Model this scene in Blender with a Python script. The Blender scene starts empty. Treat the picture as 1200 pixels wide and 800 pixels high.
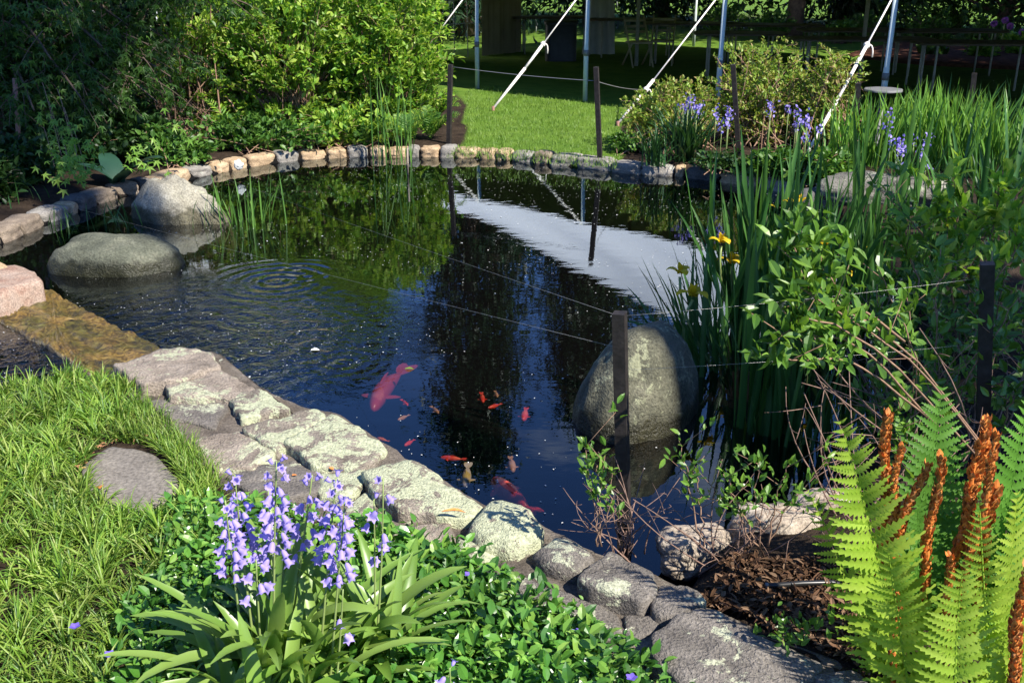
import bpy, bmesh, math, random
import numpy as np
from mathutils import Vector, noise as mnoise

# ------------------------------------------------------------------ camera, sky, sun, exposure
SC = bpy.context.scene
COL = SC.collection
H, FPX, PITCH = 2.0, 1200.0, math.radians(20.56)
cam_d = bpy.data.cameras.new('camera'); cam = bpy.data.objects.new('camera', cam_d); COL.objects.link(cam)
cam_d.sensor_width = 36.0; cam_d.lens = 36.0 * FPX / 1200.0
cam_d.clip_start = 0.05; cam_d.clip_end = 900.0
cam.location = (0, 0, H); cam.rotation_euler = (math.pi/2 - PITCH, 0, 0)
SC.camera = cam
SUN_AZ = (0.77, -0.638); SUN_EL = math.radians(46)
sun_d = bpy.data.lights.new('sun', 'SUN'); sun_o = bpy.data.objects.new('sun', sun_d); COL.objects.link(sun_o)
sun_d.energy = 5.0; sun_d.angle = math.radians(0.53); sun_d.color = (1.0, 0.945, 0.85)
SDIR = Vector((SUN_AZ[0]*math.cos(SUN_EL), SUN_AZ[1]*math.cos(SUN_EL), math.sin(SUN_EL)))
sun_o.rotation_euler = SDIR.to_track_quat('Z', 'Y').to_euler()
sun_o.location = (12, -10, 30)
W = bpy.data.worlds.new('World'); SC.world = W; W.use_nodes = True
wn, wl = W.node_tree.nodes, W.node_tree.links
for n in list(wn): wn.remove(n)
w_out = wn.new('ShaderNodeOutputWorld'); w_bg = wn.new('ShaderNodeBackground'); w_bg.inputs['Strength'].default_value = 0.074
sky = wn.new('ShaderNodeTexSky'); sky.sky_type = 'NISHITA'; sky.sun_disc = False
sky.sun_elevation = SUN_EL; sky.sun_rotation = math.atan2(SUN_AZ[0], SUN_AZ[1])
sky.air_density = 1.0; sky.dust_density = 0.0; sky.ozone_density = 2.5
w_tc = wn.new('ShaderNodeTexCoord')
w_map = wn.new('ShaderNodeMapping'); w_map.inputs['Scale'].default_value = (1.0, 1.0, 2.2); w_map.inputs['Location'].default_value = (0.35, 0.1, 0.2)
w_no = wn.new('ShaderNodeTexNoise'); w_no.inputs['Scale'].default_value = 2.2; w_no.inputs['Detail'].default_value = 6; w_no.inputs['Roughness'].default_value = 0.55
w_rmp = wn.new('ShaderNodeValToRGB'); w_rmp.color_ramp.elements[0].position = 0.60; w_rmp.color_ramp.elements[1].position = 0.80
w_mix = wn.new('ShaderNodeMixRGB'); w_mix.inputs[2].default_value = (13.0, 13.4, 14.0, 1)
wl.new(w_tc.outputs['Generated'], w_map.inputs['Vector']); wl.new(w_map.outputs[0], w_no.inputs['Vector'])
wl.new(w_no.outputs[0], w_rmp.inputs[0]); wl.new(w_rmp.outputs[0], w_mix.inputs[0]); w_tint = wn.new('ShaderNodeMixRGB'); w_tint.blend_type = 'MULTIPLY'; w_tint.inputs[0].default_value = 1; w_tint.inputs[2].default_value = (.70, .95, 1.48, 1); wl.new(sky.outputs[0], w_tint.inputs[1]); wl.new(w_tint.outputs[0], w_mix.inputs[1])
wl.new(w_mix.outputs[0], w_bg.inputs['Color']); wl.new(w_bg.outputs[0], w_out.inputs['Surface'])
SC.view_settings.view_transform = 'Standard'; SC.view_settings.look = 'None'
SC.view_settings.exposure = 1.1; SC.view_settings.gamma = 1.0; SC.view_settings.use_curve_mapping = False
SC.render.engine = 'CYCLES'
SC.cycles.max_bounces = 7; SC.cycles.transparent_max_bounces = 12; SC.cycles.caustics_reflective = False; SC.cycles.caustics_refractive = False
SC.cycles.sample_clamp_indirect = 6.0

# ------------------------------------------------------------------ geometry helpers
CP, SP = math.cos(PITCH), math.sin(PITCH)
def ray(px, py):
    dx, dy = (px-600)/FPX, (py-400)/FPX
    return np.array([dx, CP - dy*SP, -SP - dy*CP])
def at(px, py, z=0.0):                       # point of the plane z seen there
    r = ray(px, py); t = (z - H)/r[2]; return np.array([r[0]*t, r[1]*t, z])
def atd(px, py, y):                          # point at distance y in front of the camera
    r = ray(px, py); t = y/r[1]; return np.array([r[0]*t, y, H + r[2]*t])
def V3(*a): return np.array(a, float)
def nrm(a):
    a = np.asarray(a, float); return a/np.maximum(np.linalg.norm(a, axis=-1, keepdims=True), 1e-9)
LOC = {}
class MB:
    def __init__(s): s.v = []; s.f = []; s.n = 0
    def add(s, v, faces):                    # faces: list of (array of quads or tris)
        v = np.asarray(v, float).reshape(-1, 3); s.v.append(v)
        for f in faces:
            f = np.asarray(f, np.int64)
            if f.size: s.f.append(f + s.n)
        s.n += len(v)
    def mesh(s, name, off=(0, 0, 0), smooth=True):
        v = np.concatenate(s.v) - np.asarray(off, float)
        me = bpy.data.meshes.new(name)
        loops = np.concatenate([f.ravel() for f in s.f]); tot = np.concatenate([np.full(len(f), f.shape[1]) for f in s.f])
        me.vertices.add(len(v)); me.vertices.foreach_set('co', v.astype(np.float32).ravel())
        me.loops.add(len(loops)); me.loops.foreach_set('vertex_index', loops.astype(np.int32))
        me.polygons.add(len(tot)); st = np.concatenate([[0], np.cumsum(tot)[:-1]])
        me.polygons.foreach_set('loop_start', st.astype(np.int32))
        try: me.polygons.foreach_set('loop_total', tot.astype(np.int32))
        except Exception: pass
        me.polygons.foreach_set('use_smooth', np.full(len(tot), smooth))
        me.update(calc_edges=True); me.validate()
        return me
    def build(s, name, mat, parent=None, loc=None, smooth=True):
        off = LOC[parent.name] if parent else (loc if loc is not None else (0, 0, 0))
        me = s.mesh(name, off, smooth); me.materials.append(mat)
        o = bpy.data.objects.new(name, me); COL.objects.link(o)
        if parent: o.parent = parent; LOC[o.name] = LOC[parent.name]
        else: o.location = off; LOC[o.name] = off
        return o
def tag(o, label=None, cat=None, group=None, kind=None):
    if label: o['label'] = label
    if cat: o['category'] = cat
    if group: o['group'] = group
    if kind: o['kind'] = kind
    return o
def thing(name, label, cat, loc, group=None):
    o = bpy.data.objects.new(name, None); COL.objects.link(o); o.empty_display_size = 0.1
    o.location = tuple(float(a) for a in loc); LOC[o.name] = np.asarray(loc, float)
    return tag(o, label, cat, group)

def tube(mb, pts, rad, sides=6, cap=True):
    pts = np.asarray(pts, float); n = len(pts); rad = np.broadcast_to(np.asarray(rad, float), (n,))
    T = nrm(np.gradient(pts, axis=0)); ref = V3(0.31, 0.17, 0.93)
    if abs(np.dot(T[0], nrm(ref))) > 0.9: ref = V3(1, 0.1, 0)
    A = nrm(np.cross(T, ref)); B = np.cross(T, A)
    th = np.arange(sides)*2*math.pi/sides
    ring = pts[:, None, :] + rad[:, None, None]*(np.cos(th)[None, :, None]*A[:, None, :] + np.sin(th)[None, :, None]*B[:, None, :])
    q = []
    for i in range(n-1):
        for j in range(sides):
            k = (j+1) % sides; q.append((i*sides+j, i*sides+k, (i+1)*sides+k, (i+1)*sides+j))
    fs = [q]
    if cap: fs += [[tuple(range(sides))[::-1]], [tuple((n-1)*sides+j for j in range(sides))]]
    mb.add(ring.reshape(-1, 3), fs)
def bez(a, b, c, n=8):
    t = np.linspace(0, 1, n)[:, None]; return (1-t)**2*np.asarray(a) + 2*t*(1-t)*np.asarray(b) + t*t*np.asarray(c)
def box(mb, lo, hi, rot=0.0, piv=None):
    lo = np.asarray(lo, float); hi = np.asarray(hi, float)
    v = np.array([[(lo, hi)[i][0], (lo, hi)[j][1], (lo, hi)[k][2]] for i in (0, 1) for j in (0, 1) for k in (0, 1)])
    if rot:
        piv = (lo+hi)/2 if piv is None else np.asarray(piv); c, s = math.cos(rot), math.sin(rot)
        d = v - piv; v = piv + np.stack([d[:, 0]*c - d[:, 1]*s, d[:, 0]*s + d[:, 1]*c, d[:, 2]], 1)
    mb.add(v, [[(0, 1, 3, 2), (4, 6, 7, 5), (0, 4, 5, 1), (2, 3, 7, 6), (0, 2, 6, 4), (1, 5, 7, 3)]])

# leaf templates: (u along, v across, w up) + faces
def T_simple():
    return np.array([[0, 0, 0], [.45, .5, .10], [1, 0, -.05], [.45, -.5, .10]]), [[(0, 2, 1), (0, 3, 2)]]
def T_ovate(wide=.38):
    v = np.array([[0, 0, 0], [wide, 0, 0], [.72, 0, -.02], [1, 0, -.10], [wide, .5, .09], [.72, .36, .05], [wide, -.5, .09], [.72, -.36, .05], [.12, .24, .04], [.12, -.24, .04]])
    return v, [[(0, 1, 8), (1, 4, 8), (2, 3, 5), (0, 9, 1), (1, 9, 6), (2, 7, 3)], [(1, 2, 5, 4), (1, 6, 7, 2)]]
def T_maple():
    ang = [(-100, .42), (-75, .22), (-48, .8), (-22, .32), (0, 1.0), (22, .32), (48, .8), (75, .22), (100, .42)]
    v = [[0, 0, 0]] + [[math.cos(math.radians(a))*r, math.sin(math.radians(a))*r, -.16*r*r + (.03 if r < .4 else 0)] for a, r in ang]
    return np.array(v), [[(0, i, i+1) for i in range(1, 9)]]
def T_pinna(n=8):
    m, l, r = [], [], []
    for i in range(2*n+1):
        u = i/(2*n); prof = max(0.03, (1-u)**.75*(0.55+.45*min(1, u*6)))
        hw = .5*prof*(1.0 if i % 2 else .42)
        uu = u + (.035 if i % 2 else 0)
        m.append([u, 0, 0]); l.append([uu, hw, .05*prof]); r.append([uu, -hw, .05*prof])
    N = 2*n+1; v = np.array(m+l+r); q = []
    for i in range(N-1):
        q += [(i, i+1, N+i+1, N+i), (i, 2*N+i, 2*N+i+1, i+1)]
    v[:, 2] -= .22*v[:, 0]**2
    return v, [q]
TS, TO, TOW, TM, TP = T_simple(), T_ovate(), T_ovate(.5), T_maple(), T_pinna()
def leaves(mb, P, D, N0, L, Wd, tmpl):
    tv, tf = tmpl; n = len(P)
    if n == 0: return
    P = np.asarray(P, float); D = nrm(D); S = nrm(np.cross(N0, D)); N = np.cross(D, S)
    L = np.broadcast_to(np.asarray(L, float), (n,)); Wd = np.broadcast_to(np.asarray(Wd, float), (n,))
    v = (P[:, None, :] + (L[:, None]*tv[None, :, 0])[..., None]*D[:, None, :] + (Wd[:, None]*tv[None, :, 1])[..., None]*S[:, None, :]
         + (L[:, None]*tv[None, :, 2])[..., None]*N[:, None, :])
    k = len(tv); off = (np.arange(n)*k)
    fs = []
    for f in tf:
        f = np.asarray(f); fs.append((off[:, None, None] + f[None]).reshape(-1, f.shape[1]))
    mb.add(v.reshape(-1, 3), fs)
def blades(mb, base, az, L, Wd, lean, bend, segs=5, prof='grass', fold=0.25, twist=0.0):
    base = np.asarray(base, float); n = len(base)
    az, L, Wd, lean, bend, twist = [np.broadcast_to(np.asarray(a, float), (n,)) for a in (az, L, Wd, lean, bend, twist)]
    t = np.linspace(0, 1, segs+1)
    th = lean[:, None] + bend[:, None]*(t[None]**1.6)
    ds = L[:, None]/segs
    mid = (th[:, 1:]+th[:, :-1])/2
    r = np.concatenate([np.zeros((n, 1)), np.cumsum(np.sin(mid)*ds, 1)], 1); z = np.concatenate([np.zeros((n, 1)), np.cumsum(np.cos(mid)*ds, 1)], 1)
    hx, hy = np.cos(az), np.sin(az)
    C = np.stack([base[:, 0:1] + r*hx[:, None], base[:, 1:2] + r*hy[:, None], base[:, 2:3] + z], -1)
    if prof == 'grass': w = (1-t)**.6*(.75+.25*np.minimum(1, t*4))
    elif prof == 'sword': w = np.minimum(1, (1-t)*3.0)**.7*(.8+.2*np.minimum(1, t*3))
    elif prof == 'petal': w = np.sin(math.pi*np.clip(.06+.9*t, 0, 1))**.6
    else: w = np.maximum(0.0, np.sin(math.pi*(0.14+.86*t)))**.55*(1-.15*t)
    w[-1] = max(w[-1], .03)
    tw = twist[:, None]*t[None]
    side0 = np.stack([-hy, hx, np.zeros(n)], -1)[:, None, :]
    up = np.stack([-np.cos(th)*hx[:, None], -np.cos(th)*hy[:, None], np.sin(th)], -1)
    side = side0*np.cos(tw)[..., None] + up*np.sin(tw)[..., None]; up2 = up*np.cos(tw)[..., None] - side0*np.sin(tw)[..., None]
    hw = (Wd[:, None]*w[None]/2)[..., None]
    A = C + side*hw + up2*hw*fold*2; B = C - side*hw + up2*hw*fold*2
    v = np.stack([A, C, B], 2).reshape(n, -1, 3); k = (segs+1)*3
    q = []
    for i in range(segs):
        a = i*3; q += [(a, a+3, a+4, a+1), (a+1, a+4, a+5, a+2)]
    q = np.array(q); mb.add(v.reshape(-1, 3), [(np.arange(n)*k)[:, None, None].repeat(len(q), 1).repeat(4, 2).reshape(-1, 4) + np.tile(q, (n, 1))])

def pn(p, s=1.0, seed=0.0, oct=4):
    return mnoise.fractal(Vector((p[0]*s+seed, p[1]*s-seed*1.7, p[2]*s+seed*.6)), 1.0, 2.0, oct)
_ico = {}
def ico(sub):
    if sub not in _ico:
        bm = bmesh.new(); bmesh.ops.create_icosphere(bm, subdivisions=sub, radius=1.0)
        bm.verts.ensure_lookup_table()
        _ico[sub] = (np.array([v.co[:] for v in bm.verts]), np.array([[v.index for v in f.verts] for f in bm.faces])); bm.free()
    return _ico[sub]
def rock_shape(mb, c, r, rot=0.0, seed=0, k=2.6, amp=.10, sub=4, skew=(0, 0), freq=1.3):
    v, f = ico(sub); s = (np.abs(v)**k).sum(1)**(-1/k); p = v*s[:, None]
    d = np.array([1 + amp*pn(q, freq, seed*3.7+1, 3) + amp*.30*pn(q, freq*4.3, seed+9, 3) for q in v])
    p = p*d[:, None]*np.asarray(r, float)
    p[:, 0] += skew[0]*p[:, 2]; p[:, 1] += skew[1]*p[:, 2]
    cs, sn = math.cos(rot), math.sin(rot)
    p = np.stack([p[:, 0]*cs-p[:, 1]*sn, p[:, 0]*sn+p[:, 1]*cs, p[:, 2]], 1) + np.asarray(c, float)
    mb.add(p, [f])
def chaikin(p, it=2, keep=.2):
    p = np.asarray(p, float)
    for _ in range(it):
        q = np.roll(p, -1, 0); p = np.stack([p*(1-keep)+q*keep, p*keep+q*(1-keep)], 1).reshape(-1, p.shape[1])
    return p
def densify(p, step):
    out = []; n = len(p)
    for i in range(n):
        a, b = p[i], p[(i+1) % n]; m = max(1, int(np.linalg.norm(b-a)/step))
        out += [a + (b-a)*j/m for j in range(m)]
    return np.array(out)
def slab_shape(mb, poly, zt, thick, seed=0, bev=.02, dome=.006, rough=.006, edge=.008, step=.02, soft=.11, tilt=(0, 0)):
    """flat-topped stone with a rounded rim; poly is its outline in x, y"""
    p = densify(chaikin(np.asarray(poly)[:, :2], 2, soft), step); c = p.mean(0); n = len(p)
    jit = np.array([pn((q[0]*9, q[1]*9, seed), 1, seed, 3) for q in p])
    p = p + nrm(p-c)*(edge*jit)[:, None]
    size = np.linalg.norm(p-c, axis=1).mean()
    inset = [1.0, 1.0, .97, .9, .78, .62, .45, .3, .16]
    ring = []
    for i, s in enumerate(inset):
        q = c + (p-c)*s
        dist = (1-s)*size
        z = zt - bev*max(0, 1-dist/(bev*1.2))**2 + dome*(1-s*s)
        if i == 0: z = zt - thick
        if i == 1: z = zt - bev*1.15
        zz = np.array([z + ((rough*pn((a[0], a[1], 0), 13, seed, 6) + rough*.7*pn((a[0], a[1], 3), 4.2, seed, 2) + tilt[0]*(a[0]-c[0]) + tilt[1]*(a[1]-c[1])) if i else 0) for a in q])
        ring.append(np.column_stack([q, zz]))
    v = np.concatenate(ring + [np.array([[c[0], c[1], zt+dome]])]); R = len(inset); q = []
    for i in range(R-1):
        for j in range(n):
            k2 = (j+1) % n; q.append((i*n+j, i*n+k2, (i+1)*n+k2, (i+1)*n+j))
    mb.add(v, [q, [((R-1)*n+j, (R-1)*n+(j+1) % n, R*n) for j in range(n)]])

# ------------------------------------------------------------------ materials
def newmat(name):
    m = bpy.data.materials.new(name); m.use_nodes = True; nt = m.node_tree
    b = nt.nodes['Principled BSDF']; return m, nt, b
def rampnode(nt, cols, pos=None):
    r = nt.nodes.new('ShaderNodeValToRGB'); e = r.color_ramp.elements
    pos = pos or [i/(len(cols)-1) for i in range(len(cols))]
    while len(e) < len(cols): e.new(0.5)
    for i, (c, p) in enumerate(zip(cols, pos)): e[i].position = p; e[i].color = (*c, 1)
    return r
def noise(nt, scale, detail=4, rough=.55, vec=None, dist=0.0):
    n = nt.nodes.new('ShaderNodeTexNoise'); n.inputs['Scale'].default_value = scale; n.inputs['Detail'].default_value = detail
    n.inputs['Roughness'].default_value = rough; n.inputs['Distortion'].default_value = dist
    if vec is not None: nt.links.new(vec, n.inputs['Vector'])
    return n
def objco(nt): return nt.nodes.new('ShaderNodeTexCoord').outputs['Object']
def worldco(nt): return nt.nodes.new('ShaderNodeNewGeometry').outputs['Position']
def mixc(nt, fac, a, b, mode='MIX'):
    m = nt.nodes.new('ShaderNodeMixRGB'); m.blend_type = mode
    for s, x in ((0, fac), (1, a), (2, b)):
        if hasattr(x, 'is_linked'): nt.links.new(x, m.inputs[s])
        elif isinstance(x, (int, float)): m.inputs[s].default_value = x
        else: m.inputs[s].default_value = (*x, 1)
    return m.outputs[0]
def bump(nt, b, h, strength, dist):
    n = nt.nodes.new('ShaderNodeBump'); n.inputs['Strength'].default_value = strength; n.inputs['Distance'].default_value = dist
    nt.links.new(h, n.inputs['Height']); nt.links.new(n.outputs[0], b.inputs['Normal']); return n
def leafmat(name, cols, trans=.38, rough=.42, spec=.35, tint=(1.15, 1.1, .55)):
    m, nt, b = newmat(name); g = nt.nodes.new('ShaderNodeNewGeometry')
    r = rampnode(nt, cols); nt.links.new(g.outputs['Random Per Island'], r.inputs[0])
    no = noise(nt, 3.0, 2, vec=g.outputs['Position']); rr = rampnode(nt, [(.72, .72, .72), (1.2, 1.2, 1.2)], [.3, .7]); nt.links.new(no.outputs[0], rr.inputs[0])
    c = mixc(nt, 1.0, r.outputs[0], rr.outputs[0], 'MULTIPLY')
    nt.links.new(c, b.inputs['Base Color']); b.inputs['Roughness'].default_value = rough; b.inputs['Specular IOR Level'].default_value = spec
    t = nt.nodes.new('ShaderNodeBsdfTranslucent'); nt.links.new(mixc(nt, 1.0, c, tint, 'MULTIPLY'), t.inputs['Color'])
    mx = nt.nodes.new('ShaderNodeMixShader'); mx.inputs[0].default_value = trans
    nt.links.new(b.outputs[0], mx.inputs[1]); nt.links.new(t.outputs[0], mx.inputs[2])
    nt.links.new(mx.outputs[0], nt.nodes['Material Output'].inputs['Surface']); return m
def rockmat(name, c1, c2, c3, lichen=None, lich_amt=.5, scale=9, bstr=.5, rough=.85, moss=None, wet=False):
    m, nt, b = newmat(name); co = worldco(nt)
    n1 = noise(nt, scale, 8, .65, co); r = rampnode(nt, [c1, c2, c3], [.3, .5, .7]); nt.links.new(n1.outputs[0], r.inputs[0])
    n2 = noise(nt, scale*14, 3, .6, co); sp = rampnode(nt, [(.62, .62, .62), (1.18, 1.18, 1.18)], [.34, .64]); nt.links.new(n2.outputs[0], sp.inputs[0])
    c = mixc(nt, 1.0, r.outputs[0], sp.outputs[0], 'MULTIPLY')
    if lichen:
        n3 = noise(nt, scale*.75, 7, .72, co, .6); n6 = noise(nt, scale*6, 4, .7, co, .4); a6 = nt.nodes.new('ShaderNodeMath'); a6.operation = 'MULTIPLY_ADD'; nt.links.new(n6.outputs[0], a6.inputs[0]); a6.inputs[1].default_value = .28; nt.links.new(n3.outputs[0], a6.inputs[2])
        lr = rampnode(nt, [(0, 0, 0), (1, 1, 1)], [1.14-lich_amt-.015, 1.14-lich_amt+.015]); nt.links.new(a6.outputs[0], lr.inputs[0])
        n4 = noise(nt, scale*9, 4, .6, co); l2 = rampnode(nt, [tuple(x*.6 for x in lichen), lichen], [.35, .6]); nt.links.new(n4.outputs[0], l2.inputs[0])
        c = mixc(nt, lr.outputs[0], c, l2.outputs[0])
    if moss:
        n5 = noise(nt, scale*.4, 6, .7, co, .3); mr = rampnode(nt, [(0, 0, 0), (.85, .85, .85)], [.52, .62]); nt.links.new(n5.outputs[0], mr.inputs[0])
        c = mixc(nt, mr.outputs[0], c, moss)
    b.inputs['Roughness'].default_value = rough; b.inputs['Specular IOR Level'].default_value = .25
    if wet:                                                          # damp, algae-dark band just above the water
        sx = nt.nodes.new('ShaderNodeSeparateXYZ'); nt.links.new(co, sx.inputs[0]); nw_ = noise(nt, 9, 4, .6, co); ma = nt.nodes.new('ShaderNodeMath'); ma.operation = 'MULTIPLY_ADD'; nt.links.new(nw_.outputs[0], ma.inputs[0]); ma.inputs[1].default_value = -.15; nt.links.new(sx.outputs[2], ma.inputs[2])
        wr = rampnode(nt, [(1, 1, 1), (0, 0, 0)], [0.0, .035]); nt.links.new(ma.outputs[0], wr.inputs[0]); c = mixc(nt, wr.outputs[0], c, mixc(nt, 1.0, c, (.28, .27, .20), 'MULTIPLY'))
        rr_ = rampnode(nt, [(rough,)*3, (.3,)*3]); nt.links.new(wr.outputs[0], rr_.inputs[0]); nt.links.new(rr_.outputs[0], b.inputs['Roughness'])
    vo = nt.nodes.new('ShaderNodeTexVoronoi'); vo.feature = 'DISTANCE_TO_EDGE'; vo.inputs['Scale'].default_value = scale*.55; nd = noise(nt, scale*.6, 4, .6, co); vm = mixc(nt, .35, co, nd.outputs['Color']); nt.links.new(vm, vo.inputs['Vector'])
    cr = rampnode(nt, [(.45, .42, .38), (1, 1, 1)], [.0, .022]); nt.links.new(vo.outputs[0], cr.inputs[0]); c = mixc(nt, .25, c, mixc(nt, 1.0, c, cr.outputs[0], 'MULTIPLY'))
    nt.links.new(c, b.inputs['Base Color'])
    hb = mixc(nt, .4, n1.outputs[0], n2.outputs[0]); hb = mixc(nt, .12, hb, cr.outputs[0]); bump(nt, b, hb, bstr, .035); return m
def plain(name, c, rough=.6, metal=0.0, var=.15, scale=20, spec=.4, bstr=.0):
    m, nt, b = newmat(name); co = objco(nt); n = noise(nt, scale, 5, .6, co)
    r = rampnode(nt, [tuple(x*(1-var) for x in c), tuple(min(1, x*(1+var)) for x in c)], [.3, .7]); nt.links.new(n.outputs[0], r.inputs[0])
    nt.links.new(r.outputs[0], b.inputs['Base Color']); b.inputs['Roughness'].default_value = rough; b.inputs['Metallic'].default_value = metal
    b.inputs['Specular IOR Level'].default_value = spec
    if bstr: bump(nt, b, n.outputs[0], bstr, .01)
    return m
M = {}
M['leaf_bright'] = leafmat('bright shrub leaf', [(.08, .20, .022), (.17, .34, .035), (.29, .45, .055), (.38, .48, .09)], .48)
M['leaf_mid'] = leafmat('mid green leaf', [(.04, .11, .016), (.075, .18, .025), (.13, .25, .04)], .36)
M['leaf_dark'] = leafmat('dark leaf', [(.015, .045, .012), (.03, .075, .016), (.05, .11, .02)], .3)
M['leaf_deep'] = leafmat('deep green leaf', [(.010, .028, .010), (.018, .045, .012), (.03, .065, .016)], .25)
M['leaf_maple'] = leafmat('maple leaf', [(.03, .08, .014), (.05, .12, .02), (.09, .19, .03)], .45)
M['leaf_sunlit'] = leafmat('sunlit maple leaf', [(.12, .26, .03), (.18, .34, .05), (.26, .40, .07)], .45)  # lighter maple green, sunlight on the low spray painted into the colour
M['leaf_spirea'] = leafmat('spirea leaf', [(.13, .24, .03), (.22, .34, .045), (.32, .40, .07), (.34, .25, .10)], .4)
M['leaf_shrub'] = leafmat('glossy shrub leaf', [(.06, .15, .018), (.11, .23, .03), (.20, .35, .05)], .4, .34, .5)
M['leaf_vinca'] = leafmat('periwinkle leaf', [(.035, .11, .018), (.07, .20, .028), (.12, .29, .04), (.24, .40, .07)], .36, .3, .5)
M['needle'] = leafmat('needle', [(.012, .035, .012), (.022, .055, .018)], .15)
M['grass'] = leafmat('grass blade', [(.07, .16, .02), (.14, .27, .03), (.24, .37, .05), (.30, .36, .09)], .4, .4, .4)
M['lawnblade'] = leafmat('lawn blade', [(.09, .18, .022), (.14, .25, .03), (.20, .31, .05)], .35)
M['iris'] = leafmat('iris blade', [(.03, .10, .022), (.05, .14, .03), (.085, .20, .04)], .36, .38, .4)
M['iris_lit'] = leafmat('bank iris blade', [(.09, .23, .035), (.15, .32, .05), (.22, .38, .07)], .4, .38, .4)  # lighter iris green, sun on the bank put into the colour
M['strap'] = leafmat('bluebell leaf', [(.14, .26, .04), (.20, .33, .06), (.27, .39, .09)], .36, .34, .5)
M['reed'] = leafmat('reed blade', [(.06, .16, .03), (.10, .23, .04), (.14, .28, .05)], .4)
M['daylily'] = leafmat('daylily blade', [(.02, .07, .02), (.04, .11, .03)], .3)
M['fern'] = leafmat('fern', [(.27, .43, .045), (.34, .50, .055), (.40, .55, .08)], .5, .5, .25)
M['fern_dark'] = leafmat('fern shade side', [(.10, .25, .03), (.14, .32, .045)], .45, .5, .25)  # darker copy of the fern green, shade put into the colour
M['hosta'] = leafmat('hosta', [(.02, .06, .035), (.03, .075, .045)], .2)
M['spore'] = leafmat('cinnamon spores', [(.30, .10, .025), (.54, .17, .035), (.64, .25, .06), (.42, .18, .07)], .08, .9, .1, (1, 1, 1))
M['bell'] = leafmat('bluebell petal', [(.25, .19, .60), (.36, .28, .74), (.48, .38, .82), (.40, .29, .70)], .35, .5, .2, (1, 1, 1.05))
M['stemgreen'] = plain('flower stem', (.20, .26, .08), .5)
M['stemdark'] = plain('flower stalk purple', (.10, .09, .10), .5)
M['yellow'] = leafmat('yellow petal', [(.78, .52, .015), (.86, .62, .03)], .4, .5, .2, (1, 1, .8))
M['violet'] = leafmat('violet petal', [(.16, .10, .55), (.22, .15, .65)], .3, .5, .2, (1, 1, 1))
M['lilac_far'] = leafmat('lilac petal', [(.26, .20, .60), (.40, .33, .80)], .3, .5, .2, (1, 1, 1))
M['allium'] = leafmat('allium petal', [(.35, .12, .42), (.5, .2, .55)], .3, .5, .2, (1, 1, 1))
M['bark'] = plain('bark', (.10, .075, .055), .9, 0, .4, 14, .1, .8)
M['bark_red'] = plain('reddish bark', (.16, .085, .06), .9, 0, .4, 14, .1, .8)
M['twig'] = plain('twig', (.24, .15, .10), .8, 0, .3, 40, .1)
M['deadtwig'] = plain('dead twig', (.20, .13, .10), .85, 0, .35, 50, .1)
M['post'] = plain('dark post', (.022, .018, .016), .62, 0, .5, 30, .25, .3)
M['metalpole'] = plain('painted pole', (.45, .52, .52), .45, .0, .08, 30)
M['plate'] = plain('grey plate', (.15, .15, .15), .6, 0, .15, 20)
M['rope'] = plain('rope', (.78, .72, .66), .8, 0, .15, 90, .1, .5)
M['ropeknot'] = plain('rope knot', (.62, .57, .52), .85, 0, .2, 90, .1, .5)
M['stake'] = plain('stake', (.24, .12, .09), .7, 0, .3, 40)
M['tent'] = plain('tent vinyl', (.86, .86, .88), .5, 0, .03, 3)
M['tan'] = plain('tan wall', (.33, .27, .17), .8, 0, .12, 4, .1)
M['sheer'] = plain('pale cloth', (.50, .50, .46), .8, 0, .12, 4, .1)
M['tabletop'] = plain('table wood', (.10, .075, .05), .55, 0, .3, 9)
M['tableleg'] = plain('table leg', (.42, .40, .34), .6, 0, .2, 15)
M['bin'] = plain('bin', (.035, .037, .045), .5, 0, .2, 10)
M['cream'] = plain('cream paint', (.42, .36, .22), .65, 0, .15, 12)
M['wire'] = plain('wire', (.35, .35, .33), .45, .6, .1, 30)
M['blackpipe'] = plain('black hose', (.015, .015, .015), .35, 0, .2, 30)
M['mortar'] = rockmat('mortar', (.06, .048, .037), (.125, .104, .082), (.19, .163, .13), (.42, .43, .33), .36, 8, .5)
M['cap_lichen'] = rockmat('lichen capstone', (.12, .10, .077), (.21, .178, .14), (.30, .26, .21), (.46, .48, .31), .53, 9, .9)
M['cap_pink'] = rockmat('pinkish capstone', (.16, .13, .10), (.275, .228, .18), (.38, .322, .255), (.46, .47, .31), .45, 8, .9)
M['cap_grey'] = rockmat('grey capstone', (.10, .088, .075), (.155, .138, .118), (.22, .195, .165), (.42, .43, .30), .41, 8, .9)
M['flag'] = rockmat('slate', (.13, .115, .095), (.175, .155, .13), (.23, .205, .17), None, .5, 5, .3)
M['boulder'] = rockmat('boulder', (.055, .055, .037), (.10, .098, .066), (.16, .152, .105), (.25, .255, .16), .42, 6, .9, wet=True)
M['boulder_grey'] = rockmat('grey boulder', (.15, .135, .10), (.27, .25, .19), (.37, .345, .27), (.42, .42, .28), .36, 5, .8, wet=True)
M['boulder_dark'] = rockmat('dark boulder', (.055, .058, .04), (.095, .10, .07), (.155, .155, .11), (.27, .27, .17), .36, 5, .8, wet=True)
M['edge_tan'] = rockmat('tan edging', (.28, .19, .11), (.42, .30, .18), (.54, .41, .26), None, .5, 9, .6)
M['edge_grey'] = rockmat('grey edging', (.16, .145, .125), (.245, .225, .195), (.33, .305, .265), (.38, .38, .32), .38, 9, .6)
M['edge_brown'] = rockmat('brown edging', (.13, .10, .075), (.21, .165, .12), (.30, .24, .18), None, .5, 9, .6)
M['edge_dark'] = rockmat('dark edging', (.06, .058, .055), (.10, .095, .09), (.15, .14, .13), None, .5, 9, .6)
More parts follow.
